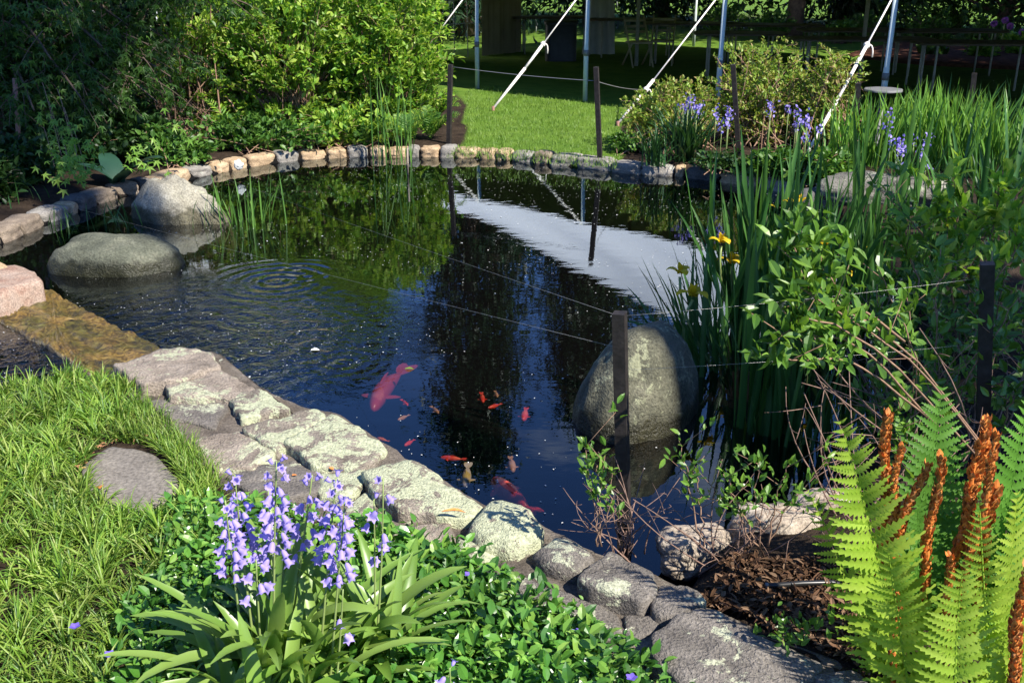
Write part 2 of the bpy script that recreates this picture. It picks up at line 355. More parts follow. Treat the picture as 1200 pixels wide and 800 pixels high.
M['redstone'] = rockmat('reddish stone', (.22, .11, .075), (.31, .22, .165), (.37, .29, .23), None, .5, 7, .5)
M['bankrock'] = rockmat('bank rock', (.09, .085, .07), (.15, .14, .115), (.22, .205, .17), (.34, .34, .25), .42, 6, .8)
M['siderock'] = rockmat('tan rock', (.20, .16, .12), (.34, .28, .215), (.46, .40, .32), (.50, .48, .40), .38, 8, .5)
# ------------------------------------------------------------------ the setting: ground, water
rng = np.random.default_rng(7)
G0, GN = 0.10, 0.20                                                # far bank and near terrace above the water
wall_edge_px = [(132, 427), (190, 407), (250, 408), (300, 450), (340, 472), (400, 486), (488, 540), (569, 591), (590, 588), (637, 612), (700, 645), (735, 655), (765, 668), (800, 684)]
far_px = [(1010, 262), (965, 243), (940, 232), (888, 219), (843, 213), (800, 207), (751, 205), (716, 201), (677, 196), (640, 192), (600, 188), (560, 185.5), (500, 184), (440, 184), (400, 185), (350, 188), (300, 194), (250, 204), (225, 210), (195, 219), (165, 225), (139, 231), (110, 241), (80, 253), (50, 264), (20, 279), (-40, 300), (-160, 330)]
pond = [at(*p, .2)[:2] for p in wall_edge_px] + [at(*p, 0)[:2] for p in [(850, 668), (930, 640), (985, 590), (1030, 530), (1060, 450), (1060, 380), (1040, 310)] + far_px]
pond += [at(-420, 420, 0)[:2], at(-420, 560, 0)[:2], at(-60, 512, 0)[:2], at(60, 462, .1)[:2], at(120, 440, .2)[:2]]
pond = np.array(pond)
def sdist(X, Y):                                                   # distance to the pond's edge, positive inside
    p = np.stack([X.ravel(), Y.ravel()], 1); d = np.full(len(p), 1e9); ins = np.zeros(len(p), bool)
    for i in range(len(pond)):
        a, b = pond[i], pond[(i+1) % len(pond)]; e = b-a; w = p-a
        t = np.clip((w@e)/max(e@e, 1e-12), 0, 1); d = np.minimum(d, np.linalg.norm(w - t[:, None]*e, axis=1))
        c = ((a[1] > p[:, 1]) != (b[1] > p[:, 1])); ins ^= c & (p[:, 0] < (b[0]-a[0])*(p[:, 1]-a[1])/(b[1]-a[1]+1e-12)+a[0])
    return np.where(ins, d, -d).reshape(X.shape)
def sst(a, b, x): t = np.clip((x-a)/(b-a), 0, 1); return t*t*(3-2*t)
def gz(x, y): return float(G0 + (GN-G0)*sst(5.5, 3.5, np.array(float(y))))
xs = np.concatenate([[-400, -150, -70, -40, -25, -17, -12, -9], np.arange(-7.5, 7.51, .09), [9, 12, 17, 25, 40, 70, 150, 400]])
ys = np.concatenate([[-200, -60, -20, -8, -3, -1, 0], np.arange(.6, 14.5, .09), [15, 16, 17, 18, 19, 20, 21, 22, 24, 26, 28, 31, 36, 45, 60, 90, 150, 400]])
X, Y = np.meshgrid(xs, ys); SD = sdist(X, Y)
Z = G0 + (GN-G0)*sst(5.5, 3.5, Y) - .045*sst(-.35, -.02, SD) - 1.0*sst(-.03, .30, SD)
Z += np.where(SD < -.1, np.array([.012*pn((a, b, 0), 1.6, 5, 4) for a, b in zip(X.ravel(), Y.ravel())]).reshape(X.shape), 0)
def inpoly(X, Y, q):
    ins = np.zeros(X.shape, bool)
    for i in range(len(q)):
        a, c = q[i], q[(i+1) % len(q)]
        ins ^= ((a[1] > Y) != (c[1] > Y)) & (X < (c[0]-a[0])*(Y-a[1])/(c[1]-a[1]+1e-12)+a[0])
    return ins
wall_back_px = [(1010, 850), (900, 835), (800, 800), (740, 775), (690, 755), (600, 705), (535, 668), (470, 648), (400, 622), (330, 595), (262, 572), (222, 540), (188, 505), (150, 465), (124, 440)]
Z = np.where(inpoly(X, Y, np.array([at(*p, .2)[:2] for p in wall_edge_px + wall_back_px])), np.minimum(Z, .16), Z)
g = MB(); nx, ny = len(xs), len(ys); I = np.arange(nx*ny).reshape(ny, nx)
g.add(np.stack([X, Y, Z], -1).reshape(-1, 3), [np.stack([I[:-1, :-1], I[:-1, 1:], I[1:, 1:], I[1:, :-1]], -1).reshape(-1, 4)])
m, nt, b = newmat('soil and turf'); co = worldco(nt)
at_l = nt.nodes.new('ShaderNodeAttribute'); at_l.attribute_name = 'turf'
n1 = noise(nt, 7, 6, .65, co); soil = rampnode(nt, [(.016, .011, .008), (.035, .024, .016), (.06, .042, .028)], [.3, .5, .72]); nt.links.new(n1.outputs[0], soil.inputs[0])
n2 = noise(nt, 3.2, 8, .7, co); turf = rampnode(nt, [(.06, .13, .016), (.10, .18, .022), (.14, .22, .033)], [.3, .5, .7]); nt.links.new(n2.outputs[0], turf.inputs[0])
n3 = noise(nt, 40, 4, .7, co); edge = nt.nodes.new('ShaderNodeMath'); edge.operation = 'MULTIPLY_ADD'; nt.links.new(n3.outputs[0], edge.inputs[0]); edge.inputs[1].default_value = .5; nt.links.new(at_l.outputs['Fac'], edge.inputs[2])
er = rampnode(nt, [(0, 0, 0), (1, 1, 1)], [.68, .82]); nt.links.new(edge.outputs[0], er.inputs[0])
at_m = nt.nodes.new('ShaderNodeAttribute'); at_m.attribute_name = 'mud'; nt.links.new(mixc(nt, at_m.outputs['Fac'], mixc(nt, er.outputs[0], soil.outputs[0], turf.outputs[0]), (.006, .006, .006)), b.inputs['Base Color']); b.inputs['Roughness'].default_value = .95; b.inputs['Specular IOR Level'].default_value = .1
bump(nt, b, n3.outputs[0], .9, .03); M['ground'] = m
# turf: the lawn opening between the shrubs and everything beyond; bare soil in the planted banks
lawn_px = [(556, 186), (520, 186), (545, 165), (545, 110), (480, 60), (300, 55), (300, 40), (1100, 40), (1100, 70), (760, 125), (725, 150), (735, 175), (720, 200), (640, 192)]
lp = np.array([at(*p, G0)[:2] for p in lawn_px])
far_lawn = (Y > 14.2) & (Y - 14.2 > -(X-1.2)*.75) & ~((X > 5.2) & (Y > 20.3 - (X-8)*.15))
turf_m = (inpoly(X, Y, lp) | far_lawn | (np.abs(X) > 12) | (Y > 40) | (Y < 1)).astype(np.float32)
for _ in range(3):
    for ax in (0, 1): turf_m = (np.roll(turf_m, 1, ax) + 2*turf_m + np.roll(turf_m, -1, ax))/4
turf_m = turf_m.astype(np.float32)
go = g.build('ground', M['ground']); tag(go, kind='structure')
go.data.attributes.new('turf', 'FLOAT', 'POINT').data.foreach_set('value', turf_m.ravel())
go.data.attributes.new('mud', 'FLOAT', 'POINT').data.foreach_set('value', (SD > -.02).astype(np.float32).ravel())

# water: still surface with a mirror reflection, dark but clear enough to show the fish
m = bpy.data.materials.new('pond water'); m.use_nodes = True; nt = m.node_tree
for n in list(nt.nodes): nt.nodes.remove(n)
out = nt.nodes.new('ShaderNodeOutputMaterial'); co = worldco(nt)
gl = nt.nodes.new('ShaderNodeBsdfGlossy'); gl.inputs['Roughness'].default_value = .012; gl.inputs['Color'].default_value = (.86, .96, 1.0, 1)
tr = nt.nodes.new('ShaderNodeBsdfTransparent'); tr.inputs['Color'].default_value = (.50, .46, .44, 1)
fr = nt.nodes.new('ShaderNodeLayerWeight'); fr.inputs['Blend'].default_value = .5; fpw = nt.nodes.new('ShaderNodeMath'); fpw.operation = 'POWER'; fpw.inputs[1].default_value = 4.6; nt.links.new(fr.outputs['Facing'], fpw.inputs[0]); fma = nt.nodes.new('ShaderNodeMath'); fma.operation = 'MULTIPLY_ADD'; fma.inputs[1].default_value = .946; fma.inputs[2].default_value = .054; nt.links.new(fpw.outputs[0], fma.inputs[0])
mx = nt.nodes.new('ShaderNodeMixShader'); nt.links.new(fma.outputs[0], mx.inputs[0]); nt.links.new(tr.outputs[0], mx.inputs[1]); nt.links.new(gl.outputs[0], mx.inputs[2]); nt.links.new(mx.outputs[0], out.inputs['Surface'])
sep = nt.nodes.new('ShaderNodeSeparateXYZ'); nt.links.new(co, sep.inputs[0])
def math_(op, a, b_=None, c=None):
    n = nt.nodes.new('ShaderNodeMath'); n.operation = op
    for i, x in enumerate((a, b_, c)):
        if x is None: continue
        if hasattr(x, 'is_linked'): nt.links.new(x, n.inputs[i])
        else: n.inputs[i].default_value = x
    return n.outputs[0]
def dist_to(cx, cy):
    dx = math_('SUBTRACT', sep.outputs[0], cx); dy = math_('SUBTRACT', sep.outputs[1], cy)
    return math_('SQRT', math_('ADD', math_('MULTIPLY', dx, dx), math_('MULTIPLY', dy, dy)))
h = None
inflow = at(205, 400, 0); ring1 = at(325, 330, 0); ring2 = at(352, 318, 0); ring3 = at(400, 425, 0)
for c, k, fall, amp, maxr in ((ring1, 58, .42, 1.7, .62), (ring2, 66, .25, 1.1, .34), (ring3, 70, .22, .8, .30)):
    d = dist_to(c[0], c[1]); w = math_('SINE', math_('MULTIPLY', d, k)); env = math_('MAXIMUM', 0.0, math_('SUBTRACT', 1.0, math_('DIVIDE', d, maxr)))
    t = math_('MULTIPLY', math_('MULTIPLY', w, env), amp); h = t if h is None else math_('ADD', h, t)
d = dist_to(inflow[0], inflow[1]); nz = noise(nt, 1.3, 3, .5, co); dd = math_('ADD', d, math_('MULTIPLY', nz.outputs[0], .35))
wv = math_('SINE', math_('MULTIPLY', dd, 44)); env = math_('POWER', math_('MAXIMUM', 0.0, math_('SUBTRACT', 1.0, math_('DIVIDE', d, 1.5))), 1.3)
chop = noise(nt, 13, 3, .6, co, .8); ch = math_('SUBTRACT', chop.outputs[0], .5)
h = math_('ADD', h, math_('MULTIPLY', env, math_('ADD', math_('MULTIPLY', wv, 1.5), math_('MULTIPLY', ch, 15.0))))
mapn = nt.nodes.new('ShaderNodeMapping'); mapn.inputs['Scale'].default_value = (.7, 1.5, 1); nt.links.new(co, mapn.inputs[0])
broad = noise(nt, 4.5, 3, .5, mapn.outputs[0]); h = math_('ADD', h, math_('MULTIPLY', broad.outputs[0], .38))
bp = nt.nodes.new('ShaderNodeBump'); bp.inputs['Strength'].default_value = 1.0; bp.inputs['Distance'].default_value = .0021; nt.links.new(h, bp.inputs['Height'])
nt.links.new(bp.outputs[0], gl.inputs['Normal']); nt.links.new(bp.outputs[0], fr.inputs['Normal']); M['water'] = m
wp = pond; cc = wp.mean(0); wmb = MB(); q = []
wo_bm = bmesh.new(); vs = []
for p_ in wp:
    n_ = p_ - cc; n_ = p_ + n_/np.linalg.norm(n_)*.10; vs.append(wo_bm.verts.new((n_[0], n_[1], 0)))
f_ = wo_bm.faces.new(vs); f_.normal_update()
if f_.normal.z < 0: f_.normal_flip()
bmesh.ops.triangulate(wo_bm, faces=[f_]); me = bpy.data.meshes.new('water'); wo_bm.to_mesh(me); wo_bm.free(); me.materials.append(M['water'])
wo = bpy.data.objects.new('water', me); COL.objects.link(wo); tag(wo, kind='structure')

# ------------------------------------------------------------------ near wall, spillway, flagstone
wc = at(480, 620, .2); wall = thing('stone_wall', 'low lichen covered fieldstone wall edging the near side of the pond', 'wall', (wc[0], wc[1], 0))
back_px = [(1010, 850), (900, 835), (800, 800), (740, 775), (690, 755), (600, 705), (535, 668), (470, 648), (400, 622), (330, 595), (262, 572), (222, 540), (188, 505), (150, 465), (124, 440)]
mb = MB(); edge_in = [(135, 428), (195, 410), (248, 411), (298, 452), (338, 475), (398, 489), (484, 543), (565, 594), (632, 616), (697, 650), (760, 676), (800, 690), (836, 718), (900, 748), (965, 778), (1005, 790)]
slab_shape(mb, [at(*p,   .185) for p in edge_in + back_px], .200, .7, 3, bev=.015, dome=.0, rough=.010, edge=.010, step=.03); mb.build('mortar_bed', M['mortar'], wall)
caps = [([(132, 427), (190, 406), (216, 405), (250, 408), (259, 428), (216, 446), (165, 452)], 'cap_pink', .245, .004),
 ([(192, 448), (257, 430), (302, 452), (286, 467), (200, 467)], 'cap_pink', .232, .006),
 ([(163, 468), (273, 463), (252, 502), (195, 486)], 'cap_grey', .205, .003),
 ([(270, 463), (305, 454), (338, 477), (282, 490)], 'cap_lichen', .235, .010),
 ([(286, 502), (375, 474), (382, 489), (322, 527)], 'cap_lichen', .236, .010),
 ([(330, 520), (388, 486), (408, 494), (455, 522), (425, 546), (368, 545)], 'cap_lichen', .232, .008),
 ([(225, 512), (283, 505), (322, 530), (298, 549), (246, 548)], 'cap_pink', .212, .004),
 ([(262, 555), (345, 534), (372, 552), (380, 572), (332, 588), (285, 575)], 'cap_grey', .208, .004),
 ([(372, 552), (424, 549), (430, 566), (400, 586), (376, 578)], 'cap_lichen', .215, .006),
 ([(420, 552), (488, 538), (571, 591), (548, 602), (468, 600), (432, 570)], 'cap_lichen', .245, .012),
 ([(398, 592), (432, 572), (444, 598), (402, 617)], 'cap_lichen', .215, .006),
 ([(456, 616), (528, 610), (533, 650), (474, 642)], 'cap_pink', .210, .008),
 ([(543, 612), (576, 589), (619, 592), (639, 618), (603, 637), (566, 630)], 'cap_lichen', .262, .028),
 ([(534, 630), (579, 637), (579, 657), (534, 660)], 'cap_lichen', .215, .006),
 ([(619, 642), (643, 624), (671, 625), (702, 648), (681, 666), (643, 657)], 'cap_grey', .255, .024),
 ([(675, 676), (714, 643), (766, 668), (766, 692), (751, 706), (697, 693)], 'cap_grey', .262, .012),
 ([(761, 706), (772, 684), (800, 682), (832, 705), (800, 723), (770, 716)], 'cap_grey', .240, .014),
 ([(538, 663), (616, 676), (724, 720), (729, 748), (694, 748), (589, 692)], 'cap_grey', .203, .003),
 ([(590, 640), (640, 660), (690, 694), (740, 712), (726, 718), (616, 674), (584, 660)], 'mortar', .198, .002),
 ([(731, 720), (790, 716), (765, 740), (731, 757)], 'cap_grey', .206, .003),
 ([(760, 741), (800, 721), (834, 715), (901, 746), (964, 774), (948, 792), (918, 816), (850, 832), (790, 800)], 'cap_grey', .250, .010),
 ([(954, 790), (1000, 784), (1030, 812), (980, 830)], 'cap_grey', .235, .006)]
for i, (px, mt, z, dome) in enumerate(caps):
    z = .208 + (z-.2)*.9; q = np.array([at(*p, z) for p in px]); qc = q.mean(0); q = qc + (q-qc)*1.0; rs = np.random.default_rng(900+i)
    mb = MB(); slab_shape(mb, q, z, .11 if i < 20 else .16, 11+i*3, bev=.009 if dome < .02 else .026, dome=dome*.45, rough=.0085 if mt != 'mortar' else .006, edge=.024, step=.011, soft=.055 if dome < .02 else .12, tilt=rs.normal(size=2)*.05); mb.build('capstone', M[mt], wall)
mb = MB(); slab_shape(mb, [at(*p, .215) for p in [(92, 548), (128, 520), (182, 530), (212, 562), (192, 588), (150, 598), (108, 582)]], .214, .05, 91, bev=.008, dome=.0, rough=.003, step=.02)
c = at(150, 560, .2); tag(mb.build('flagstone', M['flag'], loc=c), 'flat grey slate stepping stone let into the bright grass', 'flagstone')
# spillway: algae-covered slab under a skin of running water
m, nt, b = newmat('wet algae stone'); co = worldco(nt); n1 = noise(nt, 24, 7, .72, co, 1.2); r = rampnode(nt, [(.03, .021, .008), (.14, .088, .02), (.33, .22, .05), (.46, .37, .15)], [.34, .47, .57, .70]); nt.links.new(n1.outputs[0], r.inputs[0])
n5 = noise(nt, 4.5, 4, .6, co); r5 = rampnode(nt, [(.5, .62, .35), (1.2, 1.1, .95)], [.4, .6]); nt.links.new(n5.outputs[0], r5.inputs[0])
nt.links.new(mixc(nt, 1, r.outputs[0], r5.outputs[0], 'MULTIPLY'), b.inputs['Base Color']); b.inputs['Roughness'].default_value = .3; b.inputs['Coat Weight'].default_value = .35; b.inputs['Coat Roughness'].default_value = .12
bump(nt, b, n1.outputs[0], 1.0, .06); M['algae'] = m
mb = MB(); slab_shape(mb, [at(*p, .02) for p in [(-40, 345), (52, 335), (100, 362), (140, 384), (192, 409), (175, 420), (140, 432), (112, 442), (60, 408), (0, 374), (-60, 345)]], .022, .35, 17, bev=.012, dome=.0, rough=.022, edge=.02, step=.02)
c = at(90, 385, 0); tag(mb.build('spillway_slab', M['algae'], loc=(c[0], c[1], 0)), 'wet golden brown algae covered slab spilling water into the pond', 'stone slab')
mb = MB(); slab_shape(mb, [at(*p, .16) for p in [(-70, 322), (-20, 309), (36, 312), (52, 326), (30, 334), (0, 345), (-80, 352)]], .165, .34, 23, bev=.03, dome=.006, rough=.012, edge=.012)
c = at(0, 330, 0); tag(mb.build('coping_stone', M['redstone'], loc=(c[0], c[1], 0)), 'reddish coping stone above the wet golden slab', 'coping stone')
mb = MB(); slab_shape(mb, [at(*p, .2) for p in [(-120, 300), (-50, 296), (4, 303), (10, 309), (-20, 314), (-110, 322)]], .19, .34, 27, bev=.03, dome=.006, rough=.012)
c = at(-30, 306, 0); tag(mb.build('coping_stone', M['edge_tan'], loc=(c[0], c[1], 0)), 'pale coping stone cut by the picture edge, behind the reddish one', 'coping stone')

# ------------------------------------------------------------------ boulders
def boulder(name, label, px, py, z, r, rot, seed, mat, k=2.3, amp=.16, sub=5, skew=(0, 0), freq=1.2, grp=None):
    c = at(px, py, 0); mb = MB(); rock_shape(mb, (c[0], c[1], z), r, rot, seed, k, amp, sub, skew, freq)
    return tag(mb.build(name, M[mat], loc=(c[0], c[1], 0)), label, 'boulder', grp)
boulder('boulder', 'large egg shaped mossy boulder standing in the water behind the dark square post', 743, 480, -.12, (.275, .41, .545), -.55, 4, 'boulder', 2.05, .085, 5, (.05, .10), 1.2)
boulder('boulder', 'peaked pale boulder in the water, near the far left rim', 212, 256, -.12, (.47, .34, .50), -.25, 8, 'boulder_grey', 1.35, .20, 5, (-.22, .2), 1.2)
boulder('boulder', 'low flat dark boulder in the water in front of the peaked pale one', 138, 311, -.10, (.45, .28, .31), -.02, 14, 'boulder_dark', 2.7, .10, 5)
boulder('boulder', 'long grey slab-like rock on the right bank behind the yellow irises', 1035, 246, .12, (.52, .24, .17), -.42, 21, 'bankrock', 3.2, .17, 5, (0, .1), 1.6)
boulder('boulder', 'small dark rock at the waterline left of the long grey rock', 946, 242, .02, (.13, .12, .14), .2, 25, 'edge_dark', 3, .15, 4)
for (px, py, z, r, rot, sd, lab) in ((812, 668, .08, (.12, .085, .08), .15, 31, 'low tan rock beside the mulch behind the wall end'), (905, 655, .09, (.155, .10, .115), -.15, 37, 'chunky cracked tan rock between the low tan rock and the fern'), (972, 628, .08, (.15, .10, .10), .1, 41, 'shaded tan rock partly behind the fern, furthest of three'), (848, 655, .04, (.07, .06, .06), .3, 43, 'small tan stone wedged between two bigger tan rocks')):
    boulder('rock', lab, px, py, z, r, rot, sd, 'siderock', 3.4, .16, 5, (0, 0), 1.5)

# ------------------------------------------------------------------ edging stones along the far rim
edge_x = [-40, 2, 27, 52, 82, 92, 114, 139, 165, 181, 195, 225, 250, 271, 291, 324, 351, 382, 407, 432, 454, 478, 492, 515, 533, 560, 581, 598, 624, 644, 676, 715, 750, 790, 802, 843, 888, 925]
edge_m = ['edge_brown', 'edge_brown', 'edge_brown', 'edge_grey', 'edge_tan', 'edge_dark', 'edge_brown', 'edge_brown', 'edge_dark', 'edge_tan', 'edge_tan', 'edge_grey', 'edge_tan', 'edge_tan', 'edge_tan', 'edge_grey', 'edge_tan', 'edge_tan', 'edge_grey', 'edge_tan', 'edge_tan', 'edge_grey', 'edge_tan', 'edge_grey', 'edge_tan', 'edge_tan', 'edge_tan', 'edge_grey', 'edge_brown', 'edge_grey', 'edge_grey', 'edge_grey', 'edge_grey', 'edge_tan', 'edge_dark', 'edge_tan', 'edge_grey']
fx = [p[0] for p in far_px][::-1]; fy = [p[1] for p in far_px][::-1]
ORD = 'first second third fourth fifth sixth seventh eighth ninth tenth eleventh twelfth thirteenth fourteenth fifteenth sixteenth seventeenth eighteenth nineteenth twentieth twenty-first twenty-second twenty-third twenty-fourth'.split()
adj = {'edge_tan': 'tan', 'edge_grey': 'grey', 'edge_brown': 'brown', 'edge_dark': 'dark'}
ref_post = 23
for i in range(len(edge_x)-1):
    x0, x1 = edge_x[i]+.8, edge_x[i+1]-.8
    a = at(x0, np.interp(x0, fx, fy), 0); b_ = at(x1, np.interp(x1, fx, fy), 0); mid = (a+b_)/2; t = b_-a; ln = np.linalg.norm(t); t /= ln
    n_ = np.array([-t[1], t[0], 0]); re = np.random.default_rng(40+i); dp = re.uniform(.09, .12); hh = re.uniform(.072, .092)
    if edge_m[i] == 'edge_tan' and ln < .3: hh *= .9
    c = mid + n_*(dp*.82); mb = MB()
    rock_shape(mb, (c[0], c[1], hh*.42), (ln/2*1.03, dp, hh*.62+.02), math.atan2(t[1], t[0]) + re.normal()*.07, 60+i, re.uniform(4.0, 6.0), re.uniform(.08, .13), 4, (re.normal()*.08, re.normal()*.08), 1.9)
    k = i - ref_post
    if k == 0: lab = f'{adj[edge_m[i]]} edging stone at the foot of the black post beside the bright shrub'
    elif k < 0: lab = f'{adj[edge_m[i]]} edging stone on the far rim, {ORD[-k-1]} left of the black post by the shrub'
    else: lab = f'{adj[edge_m[i]]} edging stone on the far rim, {ORD[k-1]} right of the black post by the shrub'
    tag(mb.build('edging_stone', M[edge_m[i]], loc=(c[0], c[1], 0)), lab, 'stone', 'edging stones round the far rim of the pond')
# ------------------------------------------------------------------ marquee tent on the lawn
TA = V3(-3.4, 18.9, G0); TU = nrm(V3(.72, -.69, 0)); TV = nrm(V3(.69, .72, 0)); TL, TW, EZ, RZ = 18.0, 9.0, 1.66, 4.6
def tp(s, w, z): return np.array([TA[0]+TU[0]*s+TV[0]*w, TA[1]+TU[1]*s+TV[1]*w, z])
tent = thing('marquee_tent', 'big white pole marquee over the tables on the far lawn', 'tent', tp(TL/2, TW/2, G0))
mb = MB(); ns, nw = 46, 21
ss, ww = np.linspace(0, TL, ns), np.linspace(0, TW, nw); grid = []
for s in ss:
    for w in ww:
        e = min(s, TL-s, w, TW-w); f = e/(TW/2)
        sag = -.30*math.sin(math.pi*f)*(.6+.4*math.cos(s*2*math.pi/4.32)**2)
        sc = -.05*abs(math.sin(math.pi*(s-1.8)/2.16)) if f < .01 else 0
        grid.append(tp(s, w, EZ + (RZ-EZ)*f + sag + sc))
grid = np.array(grid); I = np.arange(ns*nw).reshape(ns, nw)
Q = np.stack([I[:-1, :-1], I[1:, :-1], I[1:, 1:], I[:-1, 1:]], -1).reshape(-1, 4)
low = grid - V3(0, 0, .006); mb.add(np.concatenate([grid, low]), [Q, Q[:, ::-1] + ns*nw])
mb.build('roof', M['tent'], tent)
for s in (1.8, 3.97, 6.13, 8.3, 10.45, 12.6):
    for w in ((0.0, TW) if s in (1.8, 12.6) else (0.0,)):
        mb = MB(); p = tp(s, w, G0); top = tp(s, w+.02, EZ-.02); tube(mb, [p, p+V3(0, 0, .75), p+V3(0, 0, .76), top], [.034, .034, .030, .030], 10); o = mb.build('tent_pole', M['metalpole'], tent)
        if w == 0:
            mb = MB(); tube(mb, [p+V3(0, 0, .62), p+V3(0, 0, .70)], [.040, .040], 10); mb.build('collar', M['plate'], o)
for s in (3.6, 8.0, 12.5):
    mb = MB(); p = tp(s, TW/2, G0); tube(mb, [p, tp(s, TW/2, RZ-.3)], [.035, .035], 8); mb.build('centre_pole', M['tableleg'], tent)
def panel(w0, w1, mat, z0=.0, z1=EZ, name='side_panel', s=0.0):
    mb = MB(); n = 24; v = []
    for t in np.linspace(0, 1, n):
        w = w0+(w1-w0)*t; wav = .03*math.sin(t*19)+.018*math.sin(t*47+1)
        v += [tp(s+wav*1.3, w, G0+z0), tp(s+wav*.6, w, z1)]
    v = np.array(v); q = [(2*i, 2*i+2, 2*i+3, 2*i+1) for i in range(n-1)]
    th = np.concatenate([v, v+TU*.008]); q2 = [tuple(a+2*n for a in r[::-1]) for r in q]
    mb.add(th, [q, q2]); mb.build(name, M[mat], tent)
panel(.9, 2.95, 'tan'); panel(4.0, 5.2, 'tan'); 
mb = MB()
for w in (3.25, 3.62): tube(mb, [tp(0, w, G0), tp(0, w, EZ)], [.012, .012], 6)
for z in (.75, 1.2): tube(mb, [tp(0, 2.95, z), tp(0, 4.0, z)], [.012, .012], 6)
mb.build('window_bar', M['tableleg'], tent)
# guy ropes: doubled strap below a knot, thin rope above, driven stake
def guy(apx, apy, s, knot, label, straps=(.34,)):
    a = at(apx, apy, G0); top = tp(s, 0, EZ); r = thing('guy_rope', label, 'rope', a, 'guy ropes of the marquee')
    d = top - a
    mb = MB(); tube(mb, [a+V3(0, 0, .03), a+d*.33], [.017, .020], 8); tube(mb, [a+d*.33, a+d*knot], [.018, .020], 8); mb.build('strap', M['rope'], r)
    mb = MB(); tube(mb, [a+d*knot, top], [.010, .010], 6); mb.build('rope', M['rope'], r)
    mb = MB(); k = a+d*knot; rock_shape(mb, k, (.035, .03, .035), 0, 3, 2, .3, 2); tube(mb, bez(k, k+V3(.08, 0, .03), k+V3(.06, -.03, -.12), 6), .009, 5); mb.build('knot', M['ropeknot'], r)
    mb = MB(); tube(mb, [a+V3(0, 0, -.15), a+V3(0, 0, .06)], [.016, .02], 8); mb.build('stake', M['stake'], r)
guy(462, 108, 3.97, .42, 'white guy rope partly behind the bright shrub, leftmost of the tent ropes')
guy(578, 130, 6.13, .52, 'white guy rope staked in the middle of the sunny lawn')
guy(724, 148, 8.3, .26, 'white guy rope rising from the left edge of the twiggy pinkish shrub')
guy(944, 186, 10.45, .66, 'white guy rope with a big knot beside the irises and grey disc')
# ------------------------------------------------------------------ under the tent
def table(px, py, d, ang, L, label):
    zt = G0+.74; c = atd(px, py, d); c[2] = G0; t = thing('banquet_table', label, 'table', c, 'folding banquet tables under the tent'); ca, sa = math.cos(ang), math.sin(ang)
    def loc(u, v, z): return np.array([c[0]+u*ca-v*sa, c[1]+u*sa+v*ca, z])
    mb = MB(); hl, hw = L/2, .38
    slab_shape(mb, [loc(-hl, -hw, 0), loc(hl, -hw, 0), loc(hl, hw, 0), loc(-hl, hw, 0)], zt, .035, 5, bev=.008, dome=0, rough=.0, edge=0, step=.12); mb.build('tabletop', M['tabletop'], t)
    for su in (-1, 1):
        for sv in (-1, 1):
            mb = MB(); p = loc(su*(hl-.25), sv*.28, 0); tube(mb, [p+V3(0, 0, G0), p+V3(0, 0, zt-.03)], [.017, .017], 7); mb.build('leg', M['tableleg'], t)
for a in ((652, 17, 22.4, .05, 1.85, 'dark banquet table behind the middle guy rope, leftmost under the tent'), (745, 18, 21.6, -.05, 1.85, 'dark banquet table above the black bin'),
          (812, 22, 20.3, -.1, 1.85, 'dark banquet table seen left of the pole at the twiggy shrub'), (905, 26, 19.8, -.08, 1.85, 'dark banquet table in front of the thick grey tree trunk'),
          (868, 33, 17.6, -.12, 1.5, 'brown topped banquet table low behind the twiggy shrub tops'), (1000, 33, 18.4, .02, 1.85, 'dark banquet table behind the rope with the big knot'),
          (1010, 42, 16.4, -.05, 2.2, 'long brown banquet table right behind the knotted guy rope'), (1150, 46, 15.6, -.06, 1.9, 'dark brown banquet table behind the tall iris tips, at the right picture edge'), (1110, 38, 18.2, .03, 1.9, 'dark banquet table in front of the reddish tree trunk')):
    table(*a)
c = atd(657, 55, 20.8); c[2] = G0; t = thing('trash_bin', 'black wheeled bin beside the second tent pole', 'bin', c)
mb = MB(); slab_shape(mb, [c+V3(-.30, -.28, 0), c+V3(.30, -.28, 0), c+V3(.30, .28, 0), c+V3(-.30, .28, 0)], .78, .68, 3, bev=.01, dome=0, rough=0, edge=0, step=.1); mb.build('body', M['bin'], t)
mb = MB(); slab_shape(mb, [c+V3(-.33, -.31, 0), c+V3(.33, -.31, 0), c+V3(.33, .31, 0), c+V3(-.33, .31, 0)], .84, .055, 4, bev=.02, dome=.03, rough=0, edge=0, step=.1); mb.build('lid', M['bin'], t)
